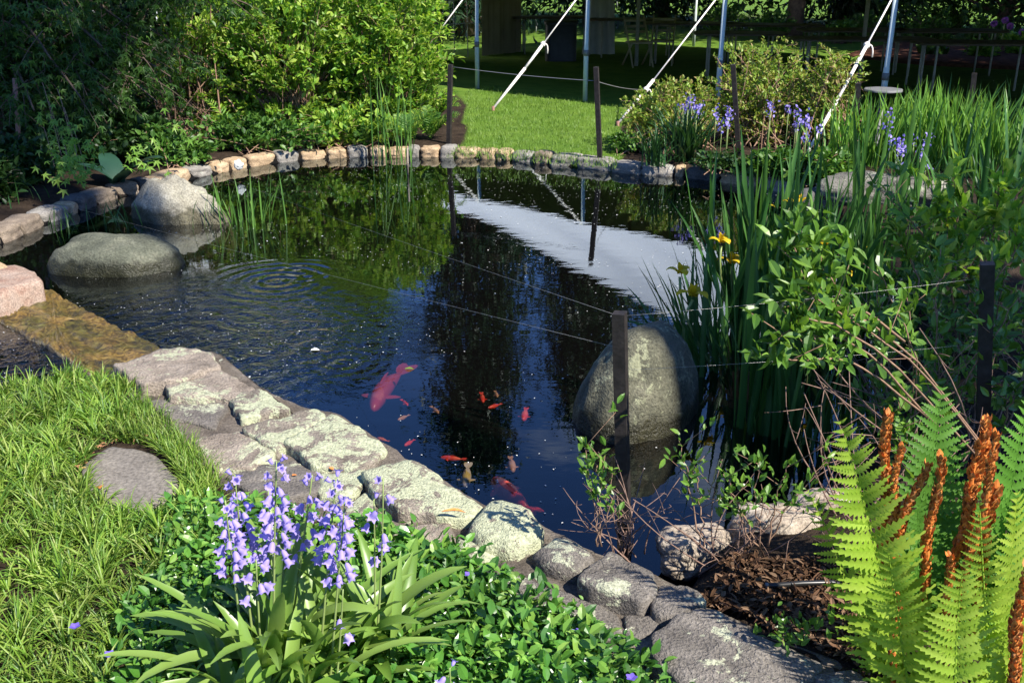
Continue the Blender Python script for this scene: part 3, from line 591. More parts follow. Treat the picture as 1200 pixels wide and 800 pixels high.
# pale cloths and leaning cream chairs by the tables
for px, d, wd, mt, lab in ((702, 21.9, .62, 'sheer', 'pale grey cloth hanging down behind the black bin'),):
    c = atd(px, 40, d); c[2] = G0; mb = MB(); n = 20; v = []
    for i in range(n):
        x = (i/(n-1)-.5)*wd; wv = .05*math.sin(i*1.1); v += [c+V3(x*1.1, wv, .02), c+V3(x*.9, wv*.5, 1.5)]
    v = np.array(v); q = [(2*i, 2*i+2, 2*i+3, 2*i+1) for i in range(n-1)]
    mb.add(np.concatenate([v, v+V3(0, .012, 0)]), [q, [tuple(a+2*n for a in r[::-1]) for r in q]]); tag(mb.build('hanging_cloth', M[mt], loc=c), lab, 'cloth')
def chair(px, d, ang, label):
    c = atd(px, 60, d); c[2] = G0; t = thing('folding_chair', label, 'chair', c, 'cream folding chairs under the tent'); ca, sa = math.cos(ang), math.sin(ang)
    L = lambda x, y, z: c + V3(x*ca-y*sa, x*sa+y*ca, z)
    mb = MB(); slab_shape(mb, [L(-.2, -.2, 0), L(.2, -.2, 0), L(.2, .2, 0), L(-.2, .2, 0)], G0+.45, .035, 2, bev=.01, dome=0, rough=0, edge=0, step=.1); mb.build('seat', M['cream'], t)
    mb = MB()
    for z in (.6, .7, .8): tube(mb, [L(-.2, .2+.1*(z-.45), z), L(.2, .2+.1*(z-.45), z)], .028, 6)
    mb.build('backrest', M['cream'], t)
    for x in (-.2, .2):
        mb = MB(); tube(mb, [L(x, -.25, 0), L(x, .27, .88)], .017, 6); mb.build('leg', M['cream'], t)
        mb = MB(); tube(mb, [L(x, .25, 0), L(x, -.17, .44)], .017, 6); mb.build('leg', M['cream'], t)
chair(748, 19.6, .3, 'cream slatted folding chair left of the rope at the twiggy shrub')
chair(776, 19.9, -.2, 'cream slatted folding chair touching the rope at the twiggy shrub')
c = atd(1036, 97, 11.05); c[2] = G0; t = thing('pole_plate', 'flat grey plate on an added stand at the foot of the right tent pole', 'bird bath', c)  # grey plate taken for the tent pole's base; the stand is added
mb = MB(); slab_shape(mb, [c+V3(.21*math.cos(a), .21*math.sin(a), 0) for a in np.linspace(0, 2*math.pi, 9)[:-1]], .70, .022, 3, bev=.008, dome=.0, rough=0, edge=0, step=.03); mb.build('dish', M['plate'], t)
mb = MB(); tube(mb, [c, c+V3(0, 0, .05), c+V3(0, 0, .57)], [.09, .035, .03], 10); mb.build('stand', M['plate'], t)

# ------------------------------------------------------------------ fence posts and wires round the pond
def post(bpx, bpy_, zb, tpx, tpy, label, w=.028, sq=True):
    b_ = at(bpx, bpy_, zb); r = ray(tpx, tpy); t = b_[1]/r[1]; top = np.array([r[0]*t, b_[1], H+r[2]*t])
    mb = MB(); n = 4 if sq else 6
    pts = [b_-V3(0, 0, .35), b_, top]; T = nrm(top-b_); A = nrm(np.cross(T, V3(.35, 1, 0))); B = np.cross(A, T); ring = []
    for p in pts + [top+T*.002]:
        s = w if p is not pts[-1] or True else w
        for a, bb in ((-1, -1), (1, -1), (1, 1), (-1, 1)): ring.append(p + A*a*s/2 + B*bb*s/2)
    q = [(i*4+j, i*4+(j+1) % 4, i*4+4+(j+1) % 4, i*4+4+j) for i in range(3) for j in range(4)] + [(12, 13, 14, 15)]
    mb.add(ring, [q]); o = mb.build('fence_post', M['post'], loc=(b_[0], b_[1], zb), smooth=False)
    tag(o, label, 'post', 'dark fence posts round the pond'); return b_, top
pA = post(732, 652, 0.0, 726, 367, 'square dark post in the water in front of the big boulder', .042)
pB = post(1150, 575, .10, 1157, 309, 'short dark square post standing in the twiggy right-hand shrub', .046)
pC = post(526, 168, G0, 528, 76, 'thin black post beside the bright shrub at the lawn edge', .045)
pD = post(703, 186, G0, 698.5, 79, 'thin black post on the lawn edge near the twiggy pinkish shrub', .045)
pE = post(866, 184, G0, 859, 76, 'thin black post in the middle of the twiggy pinkish shrub', .045)
pF = post(1000, 190, G0, 1006, 98, 'thin black post in front of the grey disc, among the irises', .05)
pG = post(1132, 175, G0, 1142, 86, 'faint black post behind the bank irises, furthest right', .05)
def wire(a, b_, label, sag=.02, r=.00045):
    mid = (np.asarray(a)+np.asarray(b_))/2 - V3(0, 0, sag); mb = MB(); tube(mb, bez(a, mid, b_, 10), r, 4); c = np.asarray(a)
    tag(mb.build('fence_wire', M['wire'], loc=(c[0], c[1], c[2])), label, 'wire', 'fence wires')
tA, bA = pA[1], pA[0]
wire(tA-V3(0, 0, .01), at(250, 204, .12), 'upper thin wire running from the square post to the far left rim')
wire(tA-V3(0, 0, .12), at(85, 243, .12), 'lower thin wire running from the square post to the far left rim')
wire(tA-V3(0, 0, .01), pB[1]-V3(0, 0, .05), 'thin wire from the square post top to the short right-hand post')
wire(tA-V3(0, 0, .20), pB[1]-V3(0, 0, .30), 'thin lower wire from the square post to the short right-hand post')
wire(pC[1]-V3(0, 0, .02), pD[1]-V3(0, 0, .13), 'pale thin line strung across the lawn between two black posts', .03, .003)
wire(pD[1]-V3(0, 0, .13), tp(8.3, 0, EZ)*.26+at(724, 148, G0)*.74, 'pale thin line from the lawn post to the guy rope knot', .05, .003)
# ------------------------------------------------------------------ plant builders
def frames(rg, n, up=.6):
    D = rg.normal(size=(n, 3)); D[:, 2] += up; return nrm(D)
def shrub(name, label, cat, base, cz, R, nshoot, per, L, asp, tmpl, mat, bark, seed, group=None, twig_r=.004, start=.42, droop=0.0, shell=.5, up=.55, spread=.12, every=2, cxy=None):
    rg = np.random.default_rng(seed); base = np.asarray(base, float); root = thing(name, label, cat, base, group)
    bm_, lm = MB(), MB(); c = base + V3(0, 0, cz)
    if cxy is not None: c[:2] = cxy
    for i in range(nshoot):
        d = nrm(rg.normal(size=3)); rad = shell + (1-shell)*rg.random()**.5
        tip = c + d*np.asarray(R)*rad
        if tip[2] < base[2]+.04: tip[2] = base[2]+.04+.1*rg.random()
        s = base + V3(rg.normal()*spread, rg.normal()*spread, 0); ctl = s*.45 + tip*.55; ctl[2] = max(s[2], tip[2])*.5 + tip[2]*.5 + .12*R[2]*rg.random()
        ctl[:2] += rg.normal(size=2)*.12*R[0]
        pts = bez(s, ctl, tip, 7)
        if i % every == 0: tube(bm_, pts, np.linspace(twig_r*1.8, twig_r*.5, 7), 4, False)
        t = start + (1-start)*np.sort(rg.random(per)); pos = (1-t)[:, None]**2*s + 2*(t*(1-t))[:, None]*ctl + (t*t)[:, None]*tip
        tan = nrm(2*(1-t)[:, None]*(ctl-s) + 2*t[:, None]*(tip-ctl))
        pos = pos + rg.normal(size=(per, 3))*L*.22
        D = tan*.7 + rg.normal(size=(per, 3))*.75 + V3(0, 0, up-droop)
        N0 = V3(0, 0, 1)+rg.normal(size=(per, 3))*.45
        l = L*rg.uniform(.6, 1.15, per); leaves(lm, pos, D, N0, l, l*asp, tmpl)
    bm_.build('branches', M[bark], root); lm.build('leaves', M[mat], root, smooth=False); return root
def tree_parts(kind, h, cr, cb, nleaf, leafL, seed, tmpl=None, asp=.6, droop=.2, top=.25):
    """trunk and crown builders at the origin, cr = crown radius, cb = height of the crown's bottom"""
    rg = np.random.default_rng(seed); tm, cm = MB(), MB(); r0 = h*.022+.05
    pts = np.array([[.05*h*.1*math.sin(z*1.1+seed), .05*h*.1*math.cos(z*.9+seed), z] for z in np.linspace(-.1, h*.92, 10)])
    tube(tm, pts, np.linspace(r0, r0*.18, 10), 9)
    ncl = 70 if kind == 'broad' else 95
    per = nleaf//ncl; cl = []
    for i in range(ncl):
        a = rg.random()*2*math.pi
        if kind == 'broad':
            u = rg.random()**.8; z = cb + (h-cb)*u; prof = math.sin(math.pi*min(1, .22+.72*u))**.7; rr = cr*prof*(.45+.6*rg.random()); size = V3(.26, .26, .17)*cr*rg.uniform(.7, 1.3)
        else:
            u = (i+rg.random())/ncl; z = cb + (h-cb)*u; rr = cr*((1-u)*(1-top)+top*(1-u)**.3)*rg.uniform(.25, 1.05); size = V3(.22*cr, .22*cr, .09*cr+.10)*(1.15-.6*u)
        tip = V3(rr*math.cos(a), rr*math.sin(a), z); zt = max(cb*.7, z - rr*(.35 if kind == 'broad' else -.15)); s = V3(0, 0, min(zt, h*.85))
        tube(tm, bez(s, (s+tip)/2+V3(0, 0, .1*rr), tip, 6), np.linspace(r0*.28, r0*.06, 6), 5, False)
        P = tip + rg.normal(size=(per, 3))*size - (np.abs(rg.normal(size=(per, 1)))*V3(0, 0, droop*size[0]*2))
        if kind != 'broad':
            k = rg.random((per, 1)); P = P*k**.5*1.0 + (1-k**.5)*(s*.55+tip*.45) + rg.normal(size=(per, 3))*.06
        D = nrm(P - V3(0, 0, z-.3))*.6 + rg.normal(size=(per, 3))*.6 + V3(0, 0, -droop); N0 = V3(0, 0, 1)+rg.normal(size=(per, 3))*.6
        l = leafL*rg.uniform(.6, 1.2, per); leaves(cm, P, D, N0, l, l*asp, tmpl or TS)
    return tm, cm
TREE = {}
def tree(var, label, x, y, rot=0.0, sc=1.0, grp='trees beyond the tent', sz=1.0):
    kind, h, cr, cb, nl, ll, sd, mat, asp, dr = VAR[var]
    root = thing('conifer_tree' if kind == 'cone' else 'broadleaf_tree', label, 'tree', (x, y, 0.05), grp)
    root.rotation_euler[2] = rot; root.scale = (sc, sc, sc*sz)
    if var not in TREE:
        tm, cm = tree_parts(kind, h, cr, cb, nl, ll, sd, None, asp, dr); a = tm.mesh('trunk'); a.materials.append(M['bark']); c_ = cm.mesh('crown', smooth=False); c_.materials.append(M[mat]); TREE[var] = (a, c_)
    for nme, me in zip(('trunk', 'crown'), TREE[var]):
        o = bpy.data.objects.new(nme, me); COL.objects.link(o); o.parent = root
    return root
VAR = {'oak': ('broad', 9.5, 3.4, 2.5, 17000, .26, 11, 'leaf_dark', .62, .25), 'spruce': ('cone', 11.5, 2.9, .9, 21000, .30, 12, 'needle', .22, .5),
       'hemlock': ('cone', 9.5, 2.8, .4, 19000, .30, 13, 'leaf_deep', .3, .6), 'tall': ('broad', 26.0, 2.1, 17.2, 5200, .40, 15, 'leaf_mid', .65, .25), 'round': ('broad', 10.2, 2.0, 4.2, 2600, .28, 16, 'leaf_mid', .62, .25), 'elm': ('broad', 8.0, 3.2, .8, 15000, .24, 14, 'leaf_dark', .62, .25)}
# beyond the tent: a dark belt of trees, also mirrored in the pond
tree('spruce', 'tall dark spruce seen mirrored in the middle of the pond', -1.1, 27.5, .3, 1.12)
tree('spruce', 'dark spruce beyond the marquee, right of the tall mirrored one', 2.4, 31, 1.7, 1.12)
tree('oak', 'big broadleaf tree with thick grey trunk behind the tables', 7.3, 27.5, 0, .92)
tree('elm', 'broadleaf tree with reddish trunk behind the tables at the right', 12.2, 26.5, 2, .9)
tree('hemlock', 'dark hemlock filling the gap behind the tan tent wall', -4.4, 27.0, .8, .98)
tree('oak', 'broadleaf tree behind the white house', -12.6, 27.5, 2.2, .86)
tree('oak', 'unseen broadleaf tree outside the frame, added to shade the garden bed', 14.6, 20.6, 1.2, 1.0)  # this and the next two: unseen trees added to shade bed and lawn
tree('elm', 'unseen broadleaf tree outside the frame, added for shade behind the end of the tables', 19.5, 21.0, 2.9, 1.1)
tree('elm', 'unseen broadleaf tree added for shade at the right end of the marquee', 15.2, 15.2, 2.6, 1.05)
tree('hemlock', 'dark evergreen at the back of the shady left corner', -10.4, 17.5, 2.0, .8)
tree('elm', 'dense broadleaf tree behind the shady maple', -12.6, 13.6, 1.0, .8)
tree('oak', 'broadleaf tree at the far right beyond the garden bed', 17.0, 25.5, 4, .95)
tree('elm', 'low branched broadleaf tree straight behind the back of the marquee', 4.6, 33.0, 5, 1.05)
tree('hemlock', 'wide dark evergreen behind the garden bed at the right', 9.8, 32.0, 3, 1.0)
tree('elm', 'broadleaf tree in the far distance behind the tent wall window', -1.0, 38.0, 2, 1.0)
# unseen trees at the right, placed and shaped to shade right-hand shrubs and left corner
SHX, SHY = 10.05, -1.1
tree('round', 'unseen round headed tree right of the pond, shading the right-hand shrubs', SHX, SHY, 1.1, 1.0, 'trees beside the pond')
tree('tall', 'unseen tall broadleaf tree right of the pond, added to shade the left corner', 7.45, -.75, .4, 1.0, 'trees beside the pond')
for i, (px, d, h) in enumerate(((30, 13.8, 2.4), (140, 14.2, 2.3), (255, 15.0, 2.3), (-60, 12.5, 2.6))):
    p = atd(px, 100, d); lab = ['dark shrub deep in the shade behind the maple, by the picture edge', 'dark shrub behind the drooping maple boughs', 'dark shrub behind the bare reddish twigs', 'dark shrub outside the left picture edge'][i]
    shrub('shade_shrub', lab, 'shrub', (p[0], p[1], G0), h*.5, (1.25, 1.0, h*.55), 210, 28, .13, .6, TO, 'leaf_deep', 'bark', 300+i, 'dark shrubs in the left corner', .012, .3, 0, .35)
# garden bed beyond the tent: clipped greens, alliums
bed = ((1015, 14, 26, .5, 'leaf_mid', 'bright green bush beyond the tables, left of the right tent pole top'), (1090, 18, 25, .7, 'leaf_mid', 'green bush behind the tables, left of the reddish trunk'), (1165, 20, 23.5, .6, 'leaf_mid', 'green bush under the purple alliums'), (1200, 45, 21.5, .4, 'leaf_bright', 'low yellowish plant on the mulch by the right picture edge'), (1150, 62, 21.0, .3, 'leaf_bright', 'low yellow green plant on the red mulch'), (1090, 66, 21.5, .25, 'leaf_mid', 'small green plant on the red mulch, left of the yellow one'), (985, 35, 25, .45, 'leaf_mid', 'bluish green clump behind the knotted rope'), (905, 22, 26, .6, 'leaf_mid', 'green bush left of the thick grey trunk'), (850, 18, 27, .7, 'leaf_mid', 'green bush beyond the strip of sunny lawn'), (1120, 8, 28, .9, 'leaf_mid', 'tall light green bush right of the reddish trunk'), (560, 24, 33, .8, 'leaf_mid', 'green bush seen through the tent wall window'))
for i, (px, py, d, r, mt, lab) in enumerate(bed):
    p = atd(px, py, d); shrub('garden_bush', lab, 'bush', (p[0], p[1], G0), r*.55, (r, r*.8, r*.6), 60, 16, .13, .55, TS, mt, 'bark', 330+i, 'bushes in the bed beyond the tent', .008, .2)
for i, (px, py, d) in enumerate(((1165, 28, 22.6), (1178, 24, 22.9), (1184, 31, 22.3), (1198, 38, 22.2))):
    p = atd(px, py, d); rg = np.random.default_rng(i); r = thing('allium', ['purple allium ball, left of the four by the right edge', 'purple allium ball, highest of the four by the right edge', 'purple allium ball, just below the highest one', 'purple allium ball cut by the right picture edge'][i], 'flower', (p[0], p[1], G0), 'purple alliums')
    mb = MB(); tube(mb, [V3(p[0], p[1], G0), p], .012, 5); mb.build('stem', M['stemgreen'], r)
    mb = MB(); D = nrm(rg.normal(size=(140, 3))); leaves(mb, p+D*.02, D, rg.normal(size=(140, 3)), .06, .03, TS); mb.build('flower_head', M['allium'], r, smooth=False)
p = at(1090, 70, G0); mb = MB(); slab_shape(mb, [at(*q, G0) for q in ((985, 66), (1060, 76), (1330, 90), (1400, 60), (1200, 50), (1040, 52))], G0+.05, .15, 8, bev=.05, dome=.03, rough=.02, edge=.1, step=.3)
M['mulch'] = plain('red mulch', (.11, .05, .033), .95, 0, .5, 9, .05, .8); tag(mb.build('mulch_bed', M['mulch']), kind='structure')

# white gabled house behind the left shrubs, mirrored in the ripples
hc = V3(-6.55, 20.6, 0.05); hs = thing('white_house', 'white clapboard gable house behind the left shrubs, mirrored in the ripples', 'house', hc); M['clap'] = plain('white clapboard', (.78, .78, .76), .6, 0, .05, 6); M['shingle'] = plain('grey shingle', (.10, .10, .105), .9, 0, .3, 25); M['pane'] = plain('dark window pane', (.03, .035, .04), .1, 0, .2, 3)
def hw_(mb, pts, dy):
    n = len(pts); v = np.array([hc+V3(x, 0, z) for x, z in pts]+[hc+V3(x, dy, z) for x, z in pts]); mb.add(v, [[tuple(range(n))], [tuple(range(n, 2*n))[::-1]], [(i, i+n, (i+1) % n+n, (i+1) % n) for i in range(n)]])
mb = MB(); hw_(mb, [(-2.0, 0), (2.0, 0), (2.0, 5.2), (0, 6.6), (-2.0, 5.2)], 6.0); mb.build('wall', M['clap'], hs, smooth=False)
mb = MB()
for i in range(32):
    z = .3+i*.15; box(mb, hc+V3(-2.0, -.022, z), hc+V3(2.0, -.004, z+.135))
mb.build('siding', M['clap'], hs, smooth=False)
for sg in (-1, 1):
    mb = MB(); v = np.array([hc+V3(x*sg, y, z) for y in (-.3, 6.3) for x, z in ((0, 6.64), (2.3, 5.03), (2.3, 5.15), (0, 6.76))]); mb.add(v, [[(0, 1, 2, 3), (4, 7, 6, 5), (0, 4, 5, 1), (1, 5, 6, 2), (2, 6, 7, 3), (3, 7, 4, 0)]]); mb.build('roof', M['shingle'], hs, smooth=False)
for x in (-1.0, 1.0):
    mb = MB(); box(mb, hc+V3(x-.4, -.05, 1.9), hc+V3(x+.4, -.025, 3.1)); o = mb.build('window', M['pane'], hs, smooth=False); mb = MB()
    for lo, hi in (((-.46, 1.84), (.46, 1.9)), ((-.46, 3.1), (.46, 3.16)), ((-.46, 1.9), (-.4, 3.1)), ((.4, 1.9), (.46, 3.1)), ((-.4, 2.48), (.4, 2.52))): box(mb, hc+V3(x+lo[0], -.08, lo[1]), hc+V3(x+hi[0], -.052, hi[1]))
    mb.build('frame', M['clap'], o, smooth=False)
# ------------------------------------------------------------------ left: maple over the water
def maple():
    rg = np.random.default_rng(40); b0 = atd(-14, 60, 11.6); b0[2] = G0
    root = thing('maple_tree', 'shady maple with drooping boughs over the left bank', 'tree', b0); tm, lm = MB(), MB()
    tube(tm, [b0-V3(0, 0, .1), b0+V3(.05, 0, 1.0), b0+V3(-.05, -.1, 2.4), b0+V3(.2, -.2, 4.4)], [.13, .11, .09, .05], 9)
    boughs = []
    for px, py, d in ((20, -20, 9.6), (90, 20, 9.8), (150, 30, 10.5), (210, -5, 10.6), (250, -20, 11.0), (60, 70, 9.4), (110, 75, 10.0), (20, 95, 9.6), (150, 95, 10.4), (185, 120, 10.2), (40, 130, 9.2), (95, 115, 9.4), (-40, 40, 9.0), (-50, 120, 9.0), (120, -50, 9.6), (0, -90, 9.0), (60, -110, 9.4), (140, 130, 9.9), (205, 60, 11.2), (290, 5, 11.6), (60, 30, 9.9), (130, -30, 10.2), (10, 60, 10.0), (80, 100, 10.2), (30, 20, 10.4), (170, 60, 10.8), (120, 55, 9.9), (200, 90, 10.6), (-20, 90, 9.6), (5, 140, 9.8), (130, 150, 10.4)):
        boughs.append(atd(px, py, d))
    for tip in boughs:
        s = b0 + V3(0, 0, min(4.2, max(1.2, tip[2]+.2))); pts = bez(s, (s+tip)/2+V3(0, 0, .45), tip, 9); tube(tm, pts, np.linspace(.035, .008, 9), 5, False)
        for k in range(24):
            t = .35+.65*rg.random(); q = pts[min(8, int(t*8))] + rg.normal(size=3)*V3(.22, .22, .06); n = 22
            a = rg.random()*6.3; e = q + V3(.42*math.cos(a), .42*math.sin(a), -.22-.2*rg.random()); tw = bez(q, (q+e)/2+V3(0, 0, .06), e, 5); tube(tm, tw, np.linspace(.006, .002, 5), 4, False)
            u = rg.random(n); P = q + (e-q)*u[:, None] + rg.normal(size=(n, 3))*V3(.07, .07, .05)
            D = nrm(e-q)*.4 + rg.normal(size=(n, 3))*.5 + V3(0, 0, -.55); leaves(lm, P, D, V3(0, 0, 1)+rg.normal(size=(n, 3))*.35, rg.uniform(.06, .10, n), rg.uniform(.06, .10, n), TM)
    tm.build('trunk', M['bark'], root); lm.build('crown', M['leaf_maple'], root, smooth=False)
    # the low spray, its sunlight put into a lighter leaf colour
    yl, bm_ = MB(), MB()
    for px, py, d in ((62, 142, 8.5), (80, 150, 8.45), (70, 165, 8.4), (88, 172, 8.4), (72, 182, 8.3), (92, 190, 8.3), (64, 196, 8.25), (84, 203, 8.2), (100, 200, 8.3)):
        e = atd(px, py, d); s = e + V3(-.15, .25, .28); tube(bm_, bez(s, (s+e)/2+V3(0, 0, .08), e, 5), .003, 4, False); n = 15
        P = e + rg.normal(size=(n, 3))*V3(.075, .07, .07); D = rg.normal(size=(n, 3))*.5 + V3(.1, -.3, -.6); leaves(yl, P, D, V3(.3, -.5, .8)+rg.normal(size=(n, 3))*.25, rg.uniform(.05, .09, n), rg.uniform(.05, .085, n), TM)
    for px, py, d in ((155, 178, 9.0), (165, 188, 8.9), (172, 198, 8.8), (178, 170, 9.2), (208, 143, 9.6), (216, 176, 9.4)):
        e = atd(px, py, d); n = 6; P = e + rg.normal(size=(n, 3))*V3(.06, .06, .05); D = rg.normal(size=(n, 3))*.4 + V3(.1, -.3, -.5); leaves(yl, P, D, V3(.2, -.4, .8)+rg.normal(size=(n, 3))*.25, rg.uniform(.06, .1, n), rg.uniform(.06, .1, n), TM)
    bm_.build('twigs', M['twig'], root); o = yl.build('low_foliage', M['leaf_sunlit'], root, smooth=False); o['label'] = 'light yellow green low leaf spray'
maple()
b0 = atd(17, 160, 9.4); b0[2] = G0; mb = MB(); top = atd(17, 92, 9.4); tube(mb, [b0, top], [.022, .02], 8); tag(mb.build('garden_stake', M['stake'], loc=b0), 'reddish brown stake in the dark left corner', 'stake')
# hosta
p = at(138, 215, G0); hr = thing('hosta', 'broad blue green hosta leaves above the shaded edging stones', 'plant', p); mb = MB()
blades(mb, [p]*5, [-.15, -.5, .5, 2.2, 3.4], [.55, .45, .40, .45, .42], [.24, .22, .20, .2, .2], [.75, .9, .8, .7, .8], [.9, .8, .8, .9, .8], 7, 'strap', .10); mb.build('leaves', M['hosta'], hr)

for i, (px, py, w, lab) in enumerate(((20, 215, .5, 'dark low plants at the foot of the brown stake'), (95, 195, .5, 'dark low plants under the light green leaf spray'), (170, 185, .5, 'dark low plants right of the hosta'), (60, 160, .7, 'dark low plants deep under the maple'), (150, 150, .7, 'dark low plants deep under the maple, toward the bare twigs'), (-40, 235, .6, 'dark low plants at the left picture edge'))):
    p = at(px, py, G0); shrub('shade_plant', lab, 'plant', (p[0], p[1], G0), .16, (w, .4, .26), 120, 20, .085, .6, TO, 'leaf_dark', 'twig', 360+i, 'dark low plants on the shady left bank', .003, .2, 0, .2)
# ------------------------------------------------------------------ bright shrubs by the lawn
def gp(px, py): a = at(px, py, G0); return (a[0], a[1], G0)
shrub('flowering_shrub', 'big bright yellow green shrub beside the lawn and the black post', 'shrub', gp(452, 146), .80, (.95, .75, 1.05), 520, 28, .085, .48, TO, 'leaf_bright', 'twig', 50, 'sunny shrubs behind the far rim', .004)
shrub('flowering_shrub', 'sunny green shrub left of the big yellow green one', 'shrub', gp(345, 150), .78, (.95, .7, 1.10), 500, 28, .085, .48, TO, 'leaf_bright', 'twig', 51, 'sunny shrubs behind the far rim', .004)
shrub('flowering_shrub', 'tall green shrub with bare reddish twigs behind the peaked boulder', 'shrub', gp(245, 150), .62, (.75, .6, .85), 230, 26, .08, .5, TO, 'leaf_bright', 'twig', 52, 'sunny shrubs behind the far rim', .006, .4, 0, .4, .55, .2, 1)
shrub('flowering_shrub', 'upper green shrub behind the sunny ones, its top cut by the picture', 'shrub', gp(405, 128), 1.5, (1.2, .8, 1.3), 540, 28, .10, .48, TO, 'leaf_bright', 'bark', 53, 'sunny shrubs behind the far rim', .006)
shrub('low_shrub', 'low spreading leafy plant behind the tan edging stones', 'plant', gp(300, 176), .15, (.85, .16, .24), 120, 20, .075, .6, TO, 'leaf_mid', 'twig', 54, None, .003, .2, 0, .2)
shrub('low_shrub', 'low leafy plant right of the spreading one behind the rim', 'plant', gp(395, 170), .16, (.7, .16, .26), 110, 20, .075, .6, TO, 'leaf_bright', 'twig', 55, None, .003, .2, 0, .2)
shrub('low_shrub', 'low leafy plant in half shade behind the first tan stones', 'plant', gp(205, 192), .14, (.5, .18, .24), 90, 20, .075, .6, TO, 'leaf_mid', 'twig', 56, None, .003, .2, 0, .2)
def frond(mb, base, tip, lift, npin, pl, seed, curl=0.0, face=None, tmpl=TP, wr=.30, t0=.12, V=.35, stem=None, ang=.35):
    """a fern frond from base to tip: rachis curve with pinnae on both sides"""
    rg = np.random.default_rng(seed); base, tip = np.asarray(base, float), np.asarray(tip, float)
    ctl = base*.45+tip*.55 + np.asarray(lift, float); n = 60; t = np.linspace(0, 1, n); pts = bez(base, ctl, tip, n)
    T = nrm(np.gradient(pts, axis=0)); F = V3(0, -1, .3) if face is None else np.asarray(face, float)
    S = nrm(np.cross(T, F)); N = np.cross(S, T)
    if stem is not None: tube(stem, pts[::4], np.linspace(.0042, .0012, len(pts[::4])), 5, False)
    for sgn in (1, -1):
        tt = np.linspace(t0, .985, npin) + (0.006 if sgn > 0 else 0); ix = np.clip((tt*(n-1)).astype(int), 0, n-1)
        P = pts[ix]; prof = np.clip(np.sin(math.pi*np.clip((1-tt)*.62+.02, 0, 1))**.8, .05, 1)*np.clip((tt-t0+.10)/.16, .3, 1)
        l = pl*prof*rg.uniform(.9, 1.08, npin); D = S[ix]*sgn + T[ix]*(ang+.25*tt[:, None]) + N[ix]*V + rg.normal(size=(npin, 3))*.05
        leaves(mb, P, D, N[ix]*1.0*1 + rg.normal(size=(npin, 3))*.08, l, l*wr*np.clip(.75+.25/np.maximum(prof, .2)*.3, .7, 1.2), tmpl)
def rim_fern(px, py, n, seed, label):
    p = np.array(gp(px, py)); r = thing('fern', label, 'fern', p, 'small ferns along the far rim'); rg = np.random.default_rng(seed)
    for i in range(n):
        a = rg.random()*6.28; L = rg.uniform(.32, .5); mb = MB()
        tip = p+V3(L*.75*math.cos(a), L*.6*math.sin(a)-.08, L*rg.uniform(.35, .85)); frond(mb, p, tip, V3(0, 0, .14), 15, .11, seed*50+i, tmpl=TO, wr=.26, face=V3(math.cos(a)*-.2, -.4, 1), stem=mb); mb.build('frond', M['leaf_bright' if i % 3 else 'reed'], r)
rim_fern(505, 163, 13, 1, 'light green fern left of the black lawn post')
rim_fern(478, 168, 12, 2, 'light green fern below the big yellow green shrub')
rim_fern(432, 170, 11, 3, 'light green fern in the shrub foot, left of two others')
rim_fern(512, 140, 12, 4, 'light green fern behind the black lawn post')
rim_fern(276, 158, 11, 5, 'green fern between the bare reddish twigs and the sunny shrub')
# bare twigs
def twigs(px, py, z, n, hgt, spr, seed, label, name='bare_twigs', mat='twig', r0=.006, lean=(0, 0, 0), fork=3):
    rg = np.random.default_rng(seed); p = at(px, py, z); mb = MB()
    for i in range(n):
        e = p + V3(rg.normal()*spr, rg.normal()*spr*.7, hgt*rg.uniform(.55, 1.1)) + np.asarray(lean)*rg.random()
        c = p*.5+e*.5 + rg.normal(size=3)*V3(spr, spr, .03)*.5; pts = bez(p+V3(rg.normal()*.04, rg.normal()*.04, 0), c, e, 9); tube(mb, pts, np.linspace(r0, r0*.35, 9), 5)
        for k in range(fork):
            s = pts[rg.integers(3, 8)]; q = s + V3(rg.normal(), rg.normal(), rg.normal()*.6+.3)*hgt*.2; tube(mb, bez(s, (s+q)/2+rg.normal(size=3)*.02, q, 5), np.linspace(r0*.5, r0*.2, 5), 4)
    return tag(mb.build(name, M[mat], loc=p), label, 'twigs')
twigs(205, 160, G0, 7, 1.0, .16, 60, 'upright bare reddish twigs before the dark hollow', r0=.011)
twigs(240, 165, G0, 6, .6, .3, 61, 'leaning bare twigs above the low plants')

# ------------------------------------------------------------------ reeds standing in the water
def reed(px, py, n, L, spr, seed, label, mat='reed', wd=.014, z=-.05, lean=.12):
    rg = np.random.default_rng(seed); p = at(px, py, 0); r = thing('reed_clump', label, 'reeds', p, 'reed clumps standing in the pond'); mb = MB()
    b_ = np.column_stack([p[0]+rg.normal(size=n)*spr, p[1]+rg.normal(size=n)*spr*.6, np.full(n, z)]); blades(mb, b_, rg.random(n)*6.28, L*rg.uniform(.5, 1.05, n), wd*rg.uniform(.6, 1.1, n), np.abs(rg.normal(size=n))*lean, np.abs(rg.normal(size=n))*lean*2, 6, 'sword', .2, rg.normal(size=n)*.6)
    mb.build('blades', M[mat], r); return r
rr = reed(460, 190, 26, 1.02, .13, 70, 'tall thin reeds before the far rim, with one broken straw')
mb = MB(); a = at(478, 205, 0); tube(mb, [a, a+V3(.005, .0, .26)], .010, 6); mb.build('broken_straw', M['siderock'], rr)
reed(292, 262, 34, .52, .20, 71, 'reeds right of the peaked boulder', wd=.013, lean=.2)
reed(262, 262, 12, .34, .12, 72, 'short reeds close to the peaked boulder', wd=.012, lean=.2)
reed(112, 266, 22, .30, .20, 73, 'shaded short reeds between the flat boulder and the rim', 'iris', .012, lean=.3)
reed(8, 250, 22, .28, .2, 74, 'short grassy tuft in the dark beside the left rim', 'iris', .01, .06, .3)

